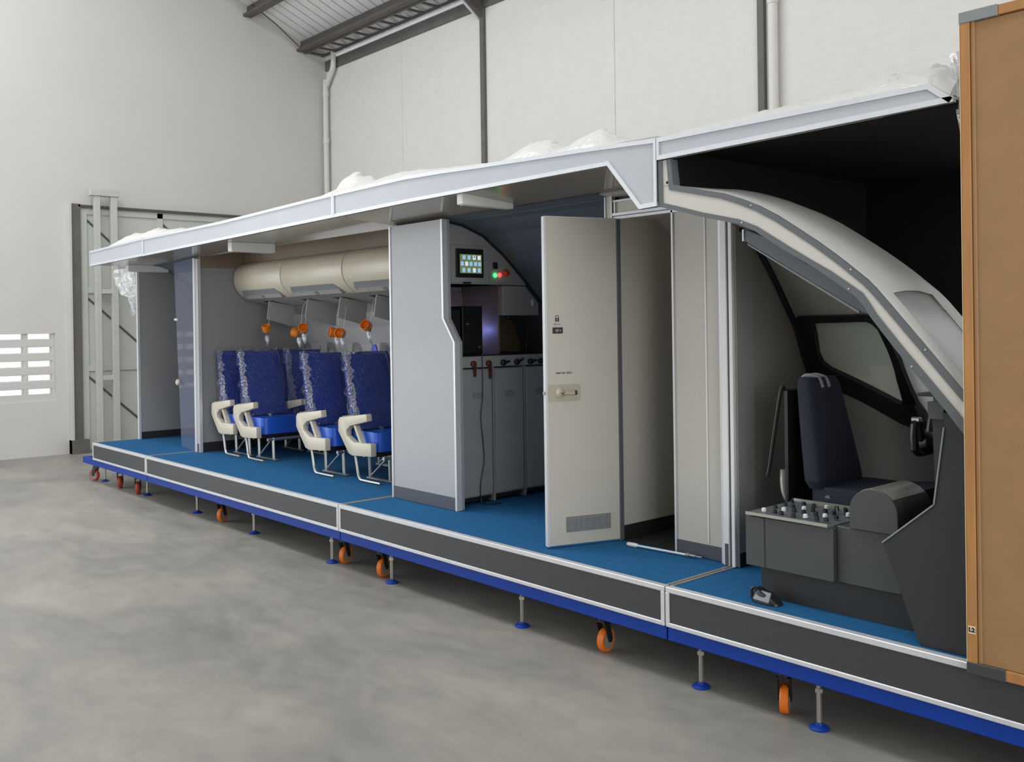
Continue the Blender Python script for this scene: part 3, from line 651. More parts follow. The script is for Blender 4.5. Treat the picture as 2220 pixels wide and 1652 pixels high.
spots = [(-3.86, 0.64, 'blue double seat nearest the galley partition, half hidden by it'), (-4.48, 0.58, 'blue double seat second from the galley partition'),
         (-5.80, 0.60, 'blue double seat third from the galley partition, with open floor before it'), (-6.29, 0.59, 'blue double seat against the bulkhead, last in the row')]
for i, (x, y, lab) in enumerate(spots):
    o = s0 if i == 0 else copy_tree(s0)
    o.location = (x, y, F); o['label'] = lab

# ------------------------------------------------------------------ galley
gal = thing('galley_unit', 'tall grey galley cabinet with side partition, screen panel and counter', 'galley', (-2.6, 0.9, F))
P1 = [(-2.99, 2.505), (-2.337, 2.505), (-2.332, 1.811), (-2.21, 1.643), (-2.208, F+0.003), (-2.985, F+0.003)]
M().prism('y', P1, 0.445, 0.475).build('side_partition', 'panel', gal, smooth=False)
box(-2.992, -2.974, 0.438, 0.478, F+0.002, 2.505).build('edge_trim', 'alu', gal, smooth=False)
et = M()
ln = [(-2.337, 2.505), (-2.332, 1.811), (-2.21, 1.643), (-2.208, F+0.003)]
for (a, b) in zip(ln, ln[1:]):
    et.prism('y', [(a[0]-0.014, a[1]), (a[0]+0.006, a[1]), (b[0]+0.006, b[1]), (b[0]-0.014, b[1])], 0.437, 0.482)
et.build('edge_trim', 'alu', gal, smooth=False)
box(-2.975, -2.222, 0.440, 0.447, F+0.003, F+0.092).build('baseboard', 'dado', gal, smooth=False)
es = M()
for (a, b) in zip(ln, ln[1:]):
    es.prism('y', [(a[0]-0.05, a[1]), (a[0]-0.004, a[1]), (b[0]-0.004, b[1]), (b[0]-0.05, b[1])], 0.475, 0.512)
es.build('return_panel', 'galley', gal, smooth=False)
# header with section-shaped outline
def gpoly(z0, z1, y0, x0, x1):
    pts = [(y0, z0)]+[(y0, min(z1, interp(y0, SEC)))]+[(y, z) for (y, z) in SEC if y > y0 and z0 < z < z1]
    yend = next(a[0]+(b[0]-a[0])*(a[1]-z0)/(a[1]-b[1]) for a, b in zip(SEC, SEC[1:]) if a[1] >= z0 > b[1])
    pts.append((yend, z0)); return M().prism('x', pts, x0, x1)
gpoly(2.06, 2.505, 0.512, -2.95, -2.45).build('header', 'galley', gal, smooth=False)
gpoly(2.06, 2.505, 0.50, -2.95, -2.47).build('header_core', 'galley', gal, smooth=False)
ct = M()
for (a, b) in zip(SEC[1:9], SEC[2:10]): ct.tube([(-2.44, a[0], a[1]-0.004), (-2.44, b[0], b[1]-0.004)], 0.012, 6)
ct.build('curved_seal', 'blackbase', gal)
gpoly(1.535, 2.06, 0.48, -2.97, -2.93).build('niche_back', 'galleyd', gal, smooth=False)
box(-2.93, -2.50, 1.085, 1.10, 1.535, 2.06).build('niche_divider', 'galleyd', gal, smooth=False)
cab = M().prism('x', [(1.10, 1.83), (1.10, 2.055), (1.335, 2.055), (1.47, 1.925), (1.47, 1.83)], -2.93, -2.46)
cbo = cab.build('corner_cabinet', 'galley', gal, smooth=False, bev=0.004)
box(-2.459, -2.452, 1.385, 1.41, 1.90, 1.955).build('switch', 'white', cbo, smooth=False, bev=0.002)
box(-2.97, -2.315, 0.48, 1.52, 1.455, 1.535).build('counter', 'galley', gal, smooth=False, bev=0.004)
box(-2.97, -2.34, 0.50, 1.50, 1.535, 1.541).build('counter_mat', 'blackbase', gal, smooth=False)
secprism(-2.99, -2.95, 0.48).build('rear_panel', 'bulk', gal, smooth=False)
box(-2.95, -2.335, 0.48, 0.530, F+0.004, 1.455).build('side_cheek', 'galley', gal, smooth=False)
for y in (0.884, 1.187, 1.49): box(-2.95, -2.325, y-0.008, y+0.008, F+0.004, 1.455).build('bay_divider', 'bulk', gal, smooth=False)
# framed panels on header: screen panel and button panel
f1 = box(-2.449, -2.442, 0.60, 0.945, 2.07, 2.34).build('screen_panel', 'galley', gal, smooth=False, bev=0.003)
scr = M().box(-2.443, -2.425, 0.639, 0.892, 2.107, 2.315).build('touch_screen', 'darkplastic', gal, smooth=False, bev=0.004)
box(-2.4255, -2.4235, 0.668, 0.870, 2.137, 2.275).build('display', 'screen', scr, smooth=False)
icon_rows = [(2.252, [0.705, 0.752, 0.800, 0.846]), (2.206, [0.688, 0.729, 0.769, 0.812, 0.850]), (2.160, [0.702, 0.750, 0.800, 0.846])]
for ri, (z, ys) in enumerate(icon_rows):
    for ci, y in enumerate(ys):
        box(-2.4236, -2.4226, y-0.0135, y+0.0135, z-0.015, z+0.015).build('icon', 'iconw' if (ri, ci) in ((0, 2), (1, 1), (2, 2), (0, 3)) else 'icon', scr, smooth=False)
box(-2.4227, -2.4220, 0.795, 0.806, 2.252, 2.262).build('icon_mark', 'icond', scr, smooth=False)
box(-2.449, -2.437, 0.71, 0.78, 2.062, 2.075).build('cable_clip', 'darkplastic', gal, smooth=False)
f2 = M().prism('x', [(0.965, 2.075), (0.965, 2.33), (1.03, 2.325), (1.19, 2.19), (1.19, 2.075)], -2.449, -2.443).build('button_panel', 'galley', gal, smooth=False)
def btn(n, y, z, r, m, h=0.012): return M().lathe([(r*1.25, 0), (r*1.25, h*0.4), (r, h*0.45), (r*0.9, h), (r*0.3, h*1.15)], (-2.443, y, z), 'x', 18).build(n, m, f2)
btn('button', 1.013, 2.130, 0.013, 'ledg'); btn('button', 1.058, 2.132, 0.013, 'ledr'); btn('emergency_button', 1.118, 2.150, 0.022, 'obutton', 0.03)
box(-2.443, -2.432, 0.99, 1.035, 2.175, 2.225).build('key_switch', 'darkplastic', f2, smooth=False, bev=0.003)
lb = M().lathe([(0.008, 0), (0.008, 0.012), (0.003, 0.016)], (-2.72, 0.968, 1.72), 'y', 10).build('blue_lamp', 'ledb', gal)
l = bpy.data.lights.new('blue_lamp_light', 'POINT'); l.energy = 0.9; l.color = (0.25, 0.3, 1.0); l.shadow_soft_size = 0.02
lo_ = bpy.data.objects.new('blue_lamp_light', l); COL.objects.link(lo_); lo_.location = (-2.70, 1.0, 1.72)
# turn latches above the carts
for i, (y, lever) in enumerate(((0.685, -0.09), (0.826, -0.11), (0.965, None), (1.10, None), (1.235, None), (1.34, None))):
    red = i < 2
    k = M().lathe([(0.022, 0), (0.022, 0.02), (0.014, 0.026)], (-2.315, y, 1.482), 'x', 14).build('turn_latch', 'redlatch' if red else 'darkplastic', gal)
    if red: M().prism('x', [(y-0.014, 1.482), (y+0.014, 1.482), (y+0.010, 1.482+lever), (y-0.006, 1.482+lever)], -2.297, -2.288).build('lever', 'redlatch', k, smooth=False)
    else: M().prism('x', [(y, 1.495), (y, 1.47), (y+0.055, 1.485+0.015*(i % 2)), (y+0.055, 1.497+0.015*(i % 2))], -2.297, -2.288).build('lever', 'darkplastic', k, smooth=False)
# carts
cl = ['grey galley cart nearest the partition, with a cord hanging over it', 'grey galley cart second from the partition', 'grey galley cart third from the partition, beside the open door']
for i, y in enumerate((0.535, 0.896, 1.199)):
    t = thing('galley_cart', cl[i], 'galley cart', (-2.6, y+0.14, F), 'galley carts')
    w = 0.337 if i == 0 else 0.28
    box(-2.90, -2.332, y, y+w, F+0.05, 1.445).build('body', 'galley', t, smooth=False, bev=0.004)
    d = box(-2.332, -2.322, y+0.006, y+w-0.006, F+0.06, 1.44).build('door', 'galley', t, smooth=False, bev=0.003)
    yh = y+w-0.28
    M().prism('x', [(yh+0.095, 1.235), (yh+0.095, 1.275), (yh+0.165, 1.275), (yh+0.19, 1.25), (yh+0.165, 1.235)], -2.323, -2.316).build('handle', 'binlatch', d, smooth=False)
    box(-2.9, -2.345, y+0.01, y+w-0.01, F+0.02, F+0.05).build('plinth', 'blackbase', t, smooth=False)
    for xx in (-2.85, -2.40):
        for yy in (y+0.03, y+w-0.03): M().cyl((xx, yy-0.008, F+0.012), (xx, yy+0.008, F+0.012), 0.012, 10).build('wheel', 'blackmetal', t)
for z in (0.60, 0.53): tag(M().lathe([(0.012, 0), (0.012, 0.02), (0.006, 0.024)], (-2.335, 0.522, z), 'x', 10).build('stop_knob', 'redlatch', gal))
# things on the counter
eq = thing('equipment_tower', 'black upright equipment box on the galley counter', 'equipment box', (-2.7, 0.8, 1.541))
box(-2.90, -2.50, 0.745, 0.935, 1.541, 1.90).build('case', 'darkplastic', eq, smooth=False, bev=0.006)
box(-2.50, -2.494, 0.755, 0.925, 1.70, 1.89).build('front_panel', 'ckblack', eq, smooth=False)
box(-2.4945, -2.492, 0.775, 0.80, 1.765, 1.775).build('badge', 'chrome', eq, smooth=False)
box(-2.498, -2.494, 0.89, 0.905, 1.59, 1.605).build('power_button', 'zinc', eq, smooth=False)
eq2 = thing('equipment_tower', 'second black equipment box pushed behind the partition edge on the counter', 'equipment box', (-2.65, 0.6, 1.541))
box(-2.90, -2.47, 0.52, 0.70, 1.541, 1.88).build('case', 'ckblack', eq2, smooth=False, bev=0.006)
box(-2.47, -2.466, 0.53, 0.69, 1.56, 1.87).build('front_panel', 'darkplastic', eq2, smooth=False)
mc = thing('gooseneck_microphone', 'black gooseneck microphone on its base on the galley counter', 'microphone', (-2.5, 1.37, 1.541))
M().lathe([(0.05, 0), (0.052, 0.012), (0.04, 0.022), (0.012, 0.03), (0.010, 0.07)], (-2.5, 1.37, 1.541), 'z', 18).build('base', 'blackmetal', mc)
M().tube(smoothpath([(-2.5, 1.37, 1.61), (-2.5, 1.372, 1.70), (-2.5, 1.355, 1.78), (-2.5, 1.30, 1.822), (-2.5, 1.22, 1.815)]), 0.006, 8).build('neck', 'blackmetal', mc)
M().lathe([(0.008, 0), (0.016, -0.01), (0.016, -0.045), (0.008, -0.055)], (-2.5, 1.225, 1.815), 'y', 12).build('capsule', 'darkplastic', mc)
tag(M().tube(smoothpath([(-2.42, 0.765, 1.546), (-2.318, 0.765, 1.546), (-2.306, 0.765, 1.52), (-2.306, 0.764, 1.25), (-2.306, 0.745, 1.10), (-2.306, 0.765, 0.9), (-2.306, 0.77, 0.78), (-2.306, 0.735, 0.62), (-2.306, 0.738, 0.50), (-2.27, 0.745, F+0.005), (-2.23, 0.79, F+0.005), (-2.22, 0.86, F+0.005)], 5), 0.004, 6).build('power_cord', 'darkplastic'), 'thin dark cord hanging from the galley counter to the floor', 'cord')
# side lining between galley and lavatory
gs = thing('entry_side_wall', 'slate grey curved side wall between the galley and the lavatory', 'wall panel', (-1.6, 1.7, F))
secwall(-2.95, -0.88, 0).build('lining', 'navywall', gs)
box(-2.3, -0.88, 1.69, 1.70, F, F+0.1).build('baseboard', 'dado', gs, smooth=False)
box(-2.99, -0.88, 0.605, 0.62, 2.503, 2.62).build('top_rail', 'navywall', gs, smooth=False)

# ------------------------------------------------------------------ lavatory with open door
lv = thing('lavatory', 'beige lavatory compartment with its narrow door standing open', 'lavatory', (-0.45, 1.0, F))
secprism(-0.878, -0.845, 0.60).build('outer_wall', 'warm', lv, smooth=False)
box(-0.90, -0.845, 0.575, 0.60, 2.375, 2.565).build('corner_post', 'warm', lv, smooth=False)
for x in (-0.905, -0.853): box(x, x+0.008, 0.568, 0.58, 2.375, 2.56).build('post_trim', 'alu', lv, smooth=False)
secprism(-0.835, -0.815, 0.60, F+0.004).build('inner_wall', 'warm', lv, smooth=False)
box(-0.815, -0.807, 0.60, 1.69, F+0.004, F+0.088).build('baseboard', 'blackbase', lv, smooth=False)
box(-0.85, -0.808, 0.572, 0.60, F+0.004, 2.372).build('hinge_jamb', 'rubber', lv, smooth=False)
box(-0.845, -0.02, 0.585, 0.60, 2.40, 2.475).build('header_panel', 'warm', lv, smooth=False)
box(-0.845, -0.40, 0.570, 0.60, 2.392, 2.408).build('header_trim', 'alu', lv, smooth=False)
box(-0.835, -0.825, 0.575, 0.585, 2.405, 2.475).build('header_trim', 'alu', lv, smooth=False)
box(-0.845, -0.02, 0.575, 0.60, 2.475, 2.485).build('header_trim', 'alu', lv, smooth=False)
box(-0.845, -0.02, 0.60, 0.62, 2.475, 2.54).build('header_slot', 'blackbase', lv, smooth=False)
box(-0.845, -0.35, 0.575, 0.60, 2.372, 2.388).build('door_head', 'alu', lv, smooth=False)
box(-0.815, -0.40, 0.60, 1.4, 2.388, 2.395).build('inner_ceiling', 'warm', lv, smooth=False)
box(-0.40, -0.065, 0.585, 0.605, F+0.004, 2.40).build('front_panel', 'warm', lv, smooth=False)
box(-0.408, -0.396, 0.575, 0.605, F+0.004, 2.385).build('panel_trim', 'alu', lv, smooth=False)
box(-0.186, -0.178, 0.580, 0.586, F+0.09, 2.34).build('panel_trim', 'white', lv, smooth=False)
box(-0.396, -0.072, 0.578, 0.586, F+0.004, F+0.078).build('baseboard', 'dado', lv, smooth=False)
secprism(-0.42, -0.40, 0.605, F+0.004).build('right_wall', 'warm', lv, smooth=False)
box(-0.80, -0.40, 0.60, 1.5, F+0.001, F+0.006).build('inner_floor', 'blackbase', lv, smooth=False)
secwall(-0.88, -0.02, 0).build('rear_lining', 'warm', lv)
# door leaf built in its own frame: along +u from hinge to free edge
H0 = Vector((-0.813, 0.585)); H1 = Vector((-0.965, 0.133)); du = (H1-H0); DL = du.length; du.normalize(); dn = Vector((-du.y, du.x))  # dn faces +x side
if dn.x < 0: dn = -dn
def D(p): return Vector((H0.x+du.x*p.x+dn.x*p.y, H0.y+du.y*p.x+dn.y*p.y, p.z))
door = box(0.0, DL, -0.026, 0.0, F+0.014, 2.372).move(D).build('door', 'warm', lv, smooth=False)
def dsub(m, n, k, **kw): return m.move(D).build(n, k, door, **kw)
dsub(M().box(DL-0.008, DL+0.006, -0.030, 0.003, F+0.012, 2.376), 'edge_trim', 'alu', smooth=False)
dsub(M().box(0.0, DL, -0.028, 0.002, 2.370, 2.378), 'top_trim', 'alu', smooth=False)
dsub(M().box(0.0, 0.008, -0.028, 0.003, F+0.012, 2.376), 'edge_trim', 'rubber', smooth=False)
pl = M().prism('y', [(DL-0.006, 1.315), (DL-0.006, 1.412), (DL-0.20, 1.412), (DL-0.215, 1.40), (DL-0.215, 1.327), (DL-0.20, 1.315)], 0.0, 0.003)
dsub(pl, 'handle_plate', 'steelplate', smooth=False)
dsub(M().lathe([(0.030, 0), (0.030, 0.004), (0.026, 0.006)], (DL-0.085, 0.003, 1.364), 'y', 24), 'handle_rose', 'steelplate')
dsub(M().box(DL-0.178, DL-0.095, 0.012, 0.022, 1.352, 1.374).box(DL-0.108, DL-0.088, 0.005, 0.022, 1.352, 1.374), 'handle', 'steelplate', smooth=False, bev=0.003)
dsub(M().box(DL-0.184, DL-0.170, 0.004, 0.023, 1.351, 1.375), 'handle_tip', 'ink', smooth=False)
dsub(M().box(DL-0.096, DL-0.088, 0.010, 0.0235, 1.358, 1.366), 'keyhole', 'ink', smooth=False)
dsub(M().cyl((DL+0.006, -0.013, 1.365), (DL+0.014, -0.013, 1.365), 0.010, 12), 'latch_bolt', 'zinc')
dsub(M().box(DL-0.107, DL-0.042, 0.0, 0.003, 1.705, 1.740), 'occupancy_slider', 'ink', smooth=False, bev=0.001)
dsub(M().box(DL-0.094, DL-0.088, 0.003, 0.0036, 1.719, 1.725), 'slider_mark', 'label', smooth=False)
dsub(M().box(DL-0.080, DL-0.060, 0.003, 0.0036, 1.715, 1.730), 'slider_window', 'grille', smooth=False)
dsub(M().prism('y', [(DL-0.060, 1.774), (DL-0.060, 1.794), (DL-0.084, 1.794), (DL-0.084, 1.774)], 0, 0.002), 'lock_symbol', 'ink', smooth=False)
dsub(M().box(DL-0.0745, DL-0.0695, 0.002, 0.0028, 1.779, 1.789), 'lock_symbol_hole', 'warm', smooth=False)
dsub(M().tube([(DL-0.0625, 0.001, 1.794)]+[(DL-0.072+0.0095*math.cos(a), 0.001, 1.799+0.0095*math.sin(a)) for a in [PI*i/8 for i in range(9)]]+[(DL-0.0815, 0.001, 1.794)], 0.0018, 6), 'lock_symbol_shackle', 'ink')
dsub(M().prism('y', [(DL-0.050, 1.758), (DL-0.060, 1.766), (DL-0.060, 1.750)], 0, 0.0015).box(DL-0.092, DL-0.06, 0, 0.0015, 1.756, 1.760), 'arrow_symbol', 'grille', smooth=False)
# small printed line above the handle: three blurred words
for (a, b) in ((0.060, 0.090), (0.096, 0.122), (0.128, 0.163)):
    w = M(); x = a; rr = random.Random(int(a*1000)); tall = True
    while x < b-0.003:
        h = 0.0125 if tall else 0.0085; w.box(DL-x-0.0016, DL-x, 0, 0.001, 1.473, 1.473+h)
        w.box(DL-x-0.0036, DL-x, 0, 0.001, 1.473+(0.0065 if rr.random() < .5 else 0), 1.475+(0.0065 if rr.random() < .5 else 0)+0.001); x += 0.0052; tall = rr.random() < 0.2
    dsub(w, 'printed_word', 'ink', smooth=False)
gr = dsub(M().box(0.075, 0.365, -0.001, 0.004, 0.560, 0.648), 'vent_grille', 'grille', smooth=False)
gr_z = [0.569+0.0125*i for i in range(6)]
for z in gr_z: M().box(0.082, 0.358, 0.003, 0.008, z, z+0.006).move(D).build('louver', 'cornergrey', door, smooth=False)
for i in range(7): dsub(M().box(0.095+0.04*i, 0.103+0.04*i, 0.0035, 0.0085, 0.564, 0.644), 'grille_bar', 'grille', smooth=False)
rod = thing('telescopic_rod', 'thin white telescopic rod lying on the blue carpet by the lavatory', 'rod', (-0.45, 0.52, F))
ra, rb = Vector((-0.70, 0.503, F+0.014)), Vector((-0.20, 0.545, F+0.014))
M().tube([ra+(rb-ra)*0.12, ra+(rb-ra)*0.80], 0.006, 10).build('tube', 'white', rod)
M().tube([ra, ra+(rb-ra)*0.02, ra+(rb-ra)*0.13, ra+(rb-ra)*0.15], [0.007, 0.012, 0.012, 0.007], 12).build('grip', 'white', rod)
M().tube([ra+(rb-ra)*0.80, ra+(rb-ra)*0.84], 0.011, 12).build('collar', 'cornergrey', rod)
M().tube([ra+(rb-ra)*0.84, ra+(rb-ra)*0.92, ra+(rb-ra)*0.925, rb], [0.008, 0.007, 0.004, 0.004], 10).build('tip', 'chrome', rod)

# ------------------------------------------------------------------ cockpit
fp = thing('frame_post', 'white grooved profile post between lavatory and cockpit', 'post', (-0.02, 0.55, F))
box(-0.070, -0.048, 0.545, 0.59, F+0.004, 2.34).build('profile', 'alu', fp, smooth=False, bev=0.002)
box(-0.046, -0.010, 0.530, 0.575, F+0.004, 2.335).build('profile', 'white', fp, smooth=False, bev=0.002)
box(-0.012, 0.012, 0.540, 0.575, F+0.004, 2.335).build('groove', 'rubber', fp, smooth=False)
box(0.008, 0.030, 0.526, 0.575, F+0.004, 2.335).build('profile', 'white', fp, smooth=False, bev=0.002)
box(-0.036, -0.016, 0.527, 0.531, F+0.006, F+0.12).build('cap', 'dado', fp, smooth=False)

QI = [(-.05, 2.33), (.0, 2.324), (.243, 2.251), (.473, 2.194), (.73, 2.05), (.9, 1.945), (1.063, 1.83), (1.139, 1.70), (1.286, 1.522), (1.391, 1.395), (1.458, 1.32), (1.75, .97), (1.9, .75)]
UB = [(.040, 2.545), (.055, 2.398), (.20, 2.362), (.360, 2.322), (.46, 2.285), (.546, 2.247), (.64, 2.195), (.730, 2.136), (.82, 2.076), (.903, 2.016), (.955, 1.976), (1.005, 1.935), (1.045, 1.903), (1.080, 1.868), (1.135, 1.805), (1.190, 1.741), (1.27, 1.648), (1.350, 1.553), (1.450, 1.435), (1.742, 1.085)]
def offset_line(L, w):
    out = []
    for i, p in enumerate(L):
        a_, b_ = Vector(L[max(i-1, 0)]), Vector(L[min(i+1, len(L)-1)]); t = (b_-a_).normalized()
        out.append((p[0]-t.y*w, p[1]+t.x*w))
    return out
UT = offset_line(UB, 0.026); UT[0] = (.066, 2.545); UT[1] = (.081, 2.420)
LT = [(.013, 2.545), (.015, 2.339), (.10, 2.315), (.244, 2.272), (.36, 2.243), (.448, 2.221), (.545, 2.181), (.64, 2.122), (.729, 2.067), (.815, 2.015), (.902, 1.965), (.975, 1.916), (1.044, 1.868), (1.075, 1.825), (1.102, 1.783), (1.16, 1.712), (1.214, 1.646), (1.30, 1.547), (1.40, 1.430), (1.70, 1.06)]
LB = [(-.012, 2.545), (-.012, 2.324), (.10, 2.292), (.243, 2.251), (.36, 2.221), (.455, 2.198), (.54, 2.158), (.63, 2.100), (.72, 2.045), (.805, 1.995), (.885, 1.944), (.955, 1.896), (1.015, 1.853), (1.050, 1.812), (1.078, 1.768), (1.136, 1.695), (1.19, 1.628), (1.275, 1.528), (1.375, 1.410), (1.675, 1.03)]
PO = [(-.05, 2.43)]+[(x, z-0.003) for x, z in UT[1:]]+[(1.9, .93)]
SI = [(0, 0), (.2, .004), (.35, .012), (.5, .035), (.6, .064), (.69, .104), (.77, .178), (.857, .27), (.93, .354), (1.0, .444), (1.06, .52), (1.12, .60), (1.155, .67), (1.186, .743), (1.235, .83), (1.278, .917), (1.34, 1.2), (1.36, 1.5), (1.36, 1.845)]
TAP = [(-.1, 1.0), (.3, 1), (.7, .96), (1.0, .9), (1.3, .8), (1.5, .7), (1.75, .52), (1.9, .4)]
def shell(x, s, prof, th=0.0):
    q = interp(x, prof); k = min(int(s), len(SI)-2); f = s-k
    y = (SI[k][0]+(SI[k+1][0]-SI[k][0])*f)*interp(x, TAP); d = (SI[k][1]+(SI[k+1][1]-SI[k][1])*f)*(q-F)/1.845
    if th: d -= 0.035*min(1, y/0.28)*(2-min(1, y/0.28))*min(1, max(0, x/0.3))
    return Vector((x, y+th*min(1, y/0.6), q-d))
NS = len(SI)-1
def inpoly(px, py, poly):
    c = False; j = len(poly)-1
    for i in range(len(poly)):
        if (poly[i][1] > py) != (poly[j][1] > py) and px < (poly[j][0]-poly[i][0])*(py-poly[i][1])/(poly[j][1]-poly[i][1])+poly[i][0]: c = not c
        j = i
    return c
def shell_s(x, z, prof=QI):   # s-coordinate on the shell for a given x and z
    lo, hi = 0.0, float(NS)
    for _ in range(40):
        m_ = (lo+hi)/2
        if shell(x, m_, prof).z > z: lo = m_
        else: hi = m_
    return lo
SIDEWIN = [(.145, 1.768), (.57, 1.772), (.625, 1.73), (.625, 1.30), (.57, 1.302), (.15, 1.485), (.115, 1.55)]
WS_IN = [(.630, 1.70), (.66, 1.34), (.72, 1.24), (1.75, 1.29), (1.75, 1.78), (1.06, 1.80)]
nose = thing('nose_section', 'white cut-away aircraft nose section with grey rubber edges', 'aircraft nose', (0.7, 0.5, F))
def keep_in(u, v):
    p = shell(u*1.8, v*NS, QI)
    return not (inpoly(p.x, p.z, SIDEWIN) or inpoly(p.x, p.z, WS_IN))
def keep_out(u, v):
    x = u*1.8; p = shell(x, v*NS, PO, 0.05); s_ = v*NS
    if inpoly(p.x, p.z, SIDEWIN): return False
    if x > 1.125 and 0.45 < s_ < 2.75: return False
    if s_ > 6.0 and inpoly(p.x, p.z, [(.70, 1.68), (.76, 1.25), (1.75, 1.2), (1.75, 1.8), (1.0, 1.8)]): return False
    return True
M().grid(lambda u, v: shell(u*1.8, v*NS, QI), 150, 190, keep_in).build('inner_lining', 'ckwall', nose)
M().grid(lambda u, v: shell(u*1.8, v*NS, PO, 0.05), 150, 190, keep_out).build('outer_skin', 'noseskin', nose)
# windshield glazing (frosted) set just below the outer skin
def keep_ws(u, v):
    p = shell(u*1.8, v*NS, PO, 0.05); s_ = v*NS
    return u*1.8 > 1.10 and 0.3 < s_ < 3.0
M().grid(lambda u, v: shell(u*1.8, v*NS, PO, 0.05)+Vector((-0.006, -0.004, -0.010)), 110, 130, keep_ws).build('windshield_pane', 'glass_front', nose)
M().grid(lambda u, v: shell(u*1.8, v*NS, QI)+Vector((0.008, 0.008, 0.012)), 110, 130, lambda u, v: v*NS > 5.0 and (lambda p: inpoly(p.x, p.z, [(.60, 1.74), (.64, 1.30), (.70, 1.18), (1.8, 1.1), (1.8, 1.86), (1.0, 1.86)]))(shell(u*1.8, v*NS, QI))).build('windshield_pane', 'glass_front', nose)
# side window pane and black surrounds on the inner surface
def on_shell(x, z, off=0.0):
    p = shell(x, shell_s(x, z), QI); return p+Vector((0, -off, -off*0.4))
def poly_on_shell(poly, off, n=14):
    # quad-ish strip grid between left and right boundaries of a polygon in (x,z)
    zs = [min(p[1] for p in poly)+1e-4+(max(p[1] for p in poly)-min(p[1] for p in poly)-2e-4)*i/n for i in range(n+1)]; m = M(); rows = []
    for z in zs:
        xs = []
        for a, b in zip(poly, poly[1:]+poly[:1]):
            if (a[1] > z) != (b[1] > z): xs.append(a[0]+(b[0]-a[0])*(z-a[1])/(b[1]-a[1]))
        rows.append((min(xs), max(xs), z))
    m.grid(lambda u, v: on_shell(rows[round(u*n)][0]+(rows[round(u*n)][1]-rows[round(u*n)][0])*v, rows[round(u*n)][2], off), n, 8)
    return m
big = [(.12, 1.785), (.60, 1.785), (.645, 1.73), (.645, 1.275), (.55, 1.285), (.13, 1.465), (.09, 1.55)]
poly_on_shell(big, -0.012).build('side_window_pane', 'glass_side', nose)
def frame_strip(name, outer, inner, off=0.02, m='ckblack', par=nose):
    mm = M(); n = len(outer)
    def P(a, o): return on_shell(a[0], a[1], o)
    for i in range(n):
        j = (i+1) % n
        for k in range(4):
            t0, t1 = k/4, (k+1)/4
            lerp = lambda a, b, t: (a[0]+(b[0]-a[0])*t, a[1]+(b[1]-a[1])*t)
            o0, o1, i0, i1 = lerp(outer[i], outer[j], t0), lerp(outer[i], outer[j], t1), lerp(inner[i], inner[j], t0), lerp(inner[i], inner[j], t1)
            mm.hexa([P(o0, -0.01), P(o1, -0.01), P(i1, -0.015), P(i0, -0.015), P(o0, off), P(o1, off), P(i1, off), P(i0, off)])
    return mm.build(name, m, par)
fin = [(.17, 1.751), (.54, 1.757), (.575, 1.745), (.60, 1.715), (.61, 1.50), (.605, 1.335), (.59, 1.322), (.56, 1.330), (.36, 1.42), (.19, 1.495), (.15, 1.53), (.14, 1.58), (.152, 1.66)]
fout = [(.085, 1.785), (.54, 1.79), (.61, 1.785), (.640, 1.725), (.660, 1.50), (.690, 1.325), (.665, 1.195), (.58, 1.213), (.335, 1.323), (.10, 1.412), (.05, 1.43), (.045, 1.56), (.05, 1.70)]
frame_strip('side_window_frame', fout, fin, 0.022)
# windshield pillar runs on to the panel
pil = M().tube([on_shell(.668, 1.32, .01), on_shell(.70, 1.255, .01), on_shell(.78, 1.20, .01), on_shell(.95, 1.15, .01), on_shell(1.1, 1.10, .01)], [0.03, 0.036, 0.034, 0.03, 0.03], 10)
pil.build('windshield_sill', 'ckblack', nose)
# cut plane: white band with grey rubber edges
def strip(a, b, y0, y1):
    m = M()
    for i in range(len(a)-1):
        m.hexa([(a[i][0], y0, a[i][1]), (a[i+1][0], y0, a[i+1][1]), (b[i+1][0], y0, b[i+1][1]), (b[i][0], y0, b[i][1]), (a[i][0], y1, a[i][1]), (a[i+1][0], y1, a[i+1][1]), (b[i+1][0], y1, b[i+1][1]), (b[i][0], y1, b[i][1])])
    return m
strip(UB, LT, 0.004, 0.05).build('cut_edge_band', 'bandwhite', nose)
strip(UT, UB, -0.002, 0.05).build('rubber_edge', 'rubber', nose)
strip(LT, LB, -0.002, 0.05).build('rubber_edge', 'rubber', nose)
for (a, b) in ((.52, UT), (.995, UT), (1.30, UT), (.47, LB), (.985, LB), (1.245, LB)):
    z = interp(a, b)+(-0.012 if b is UT else 0.012)
    M().lathe([(0.0055, 0), (0.004, -0.003)], (a, -0.002, z), 'y', 8).build('rivet', 'chrome', nose)
# black screen box above the nose
bk = thing('backdrop', 'black screen lining behind and above the cockpit nose', 'backdrop', (0.5, 1.9, 1.4))
box(0.06, 0.80, 1.86, 1.885, 1.48, 2.60).build('back_screen', 'black', bk, smooth=False)
M().prism('x', [(0.06, 2.60), (1.885, 2.60), (1.885, 1.40)]+[(y+0.055*min(1, y/0.6), 2.43-d) for (y, d) in reversed(SI) if d < 1.0], 0.035, 0.06).build('left_screen', 'black', bk, smooth=False)
box(0.06, 1.41, 0.024, 1.86, 2.585, 2.60).build('top_screen', 'black', bk, smooth=False)
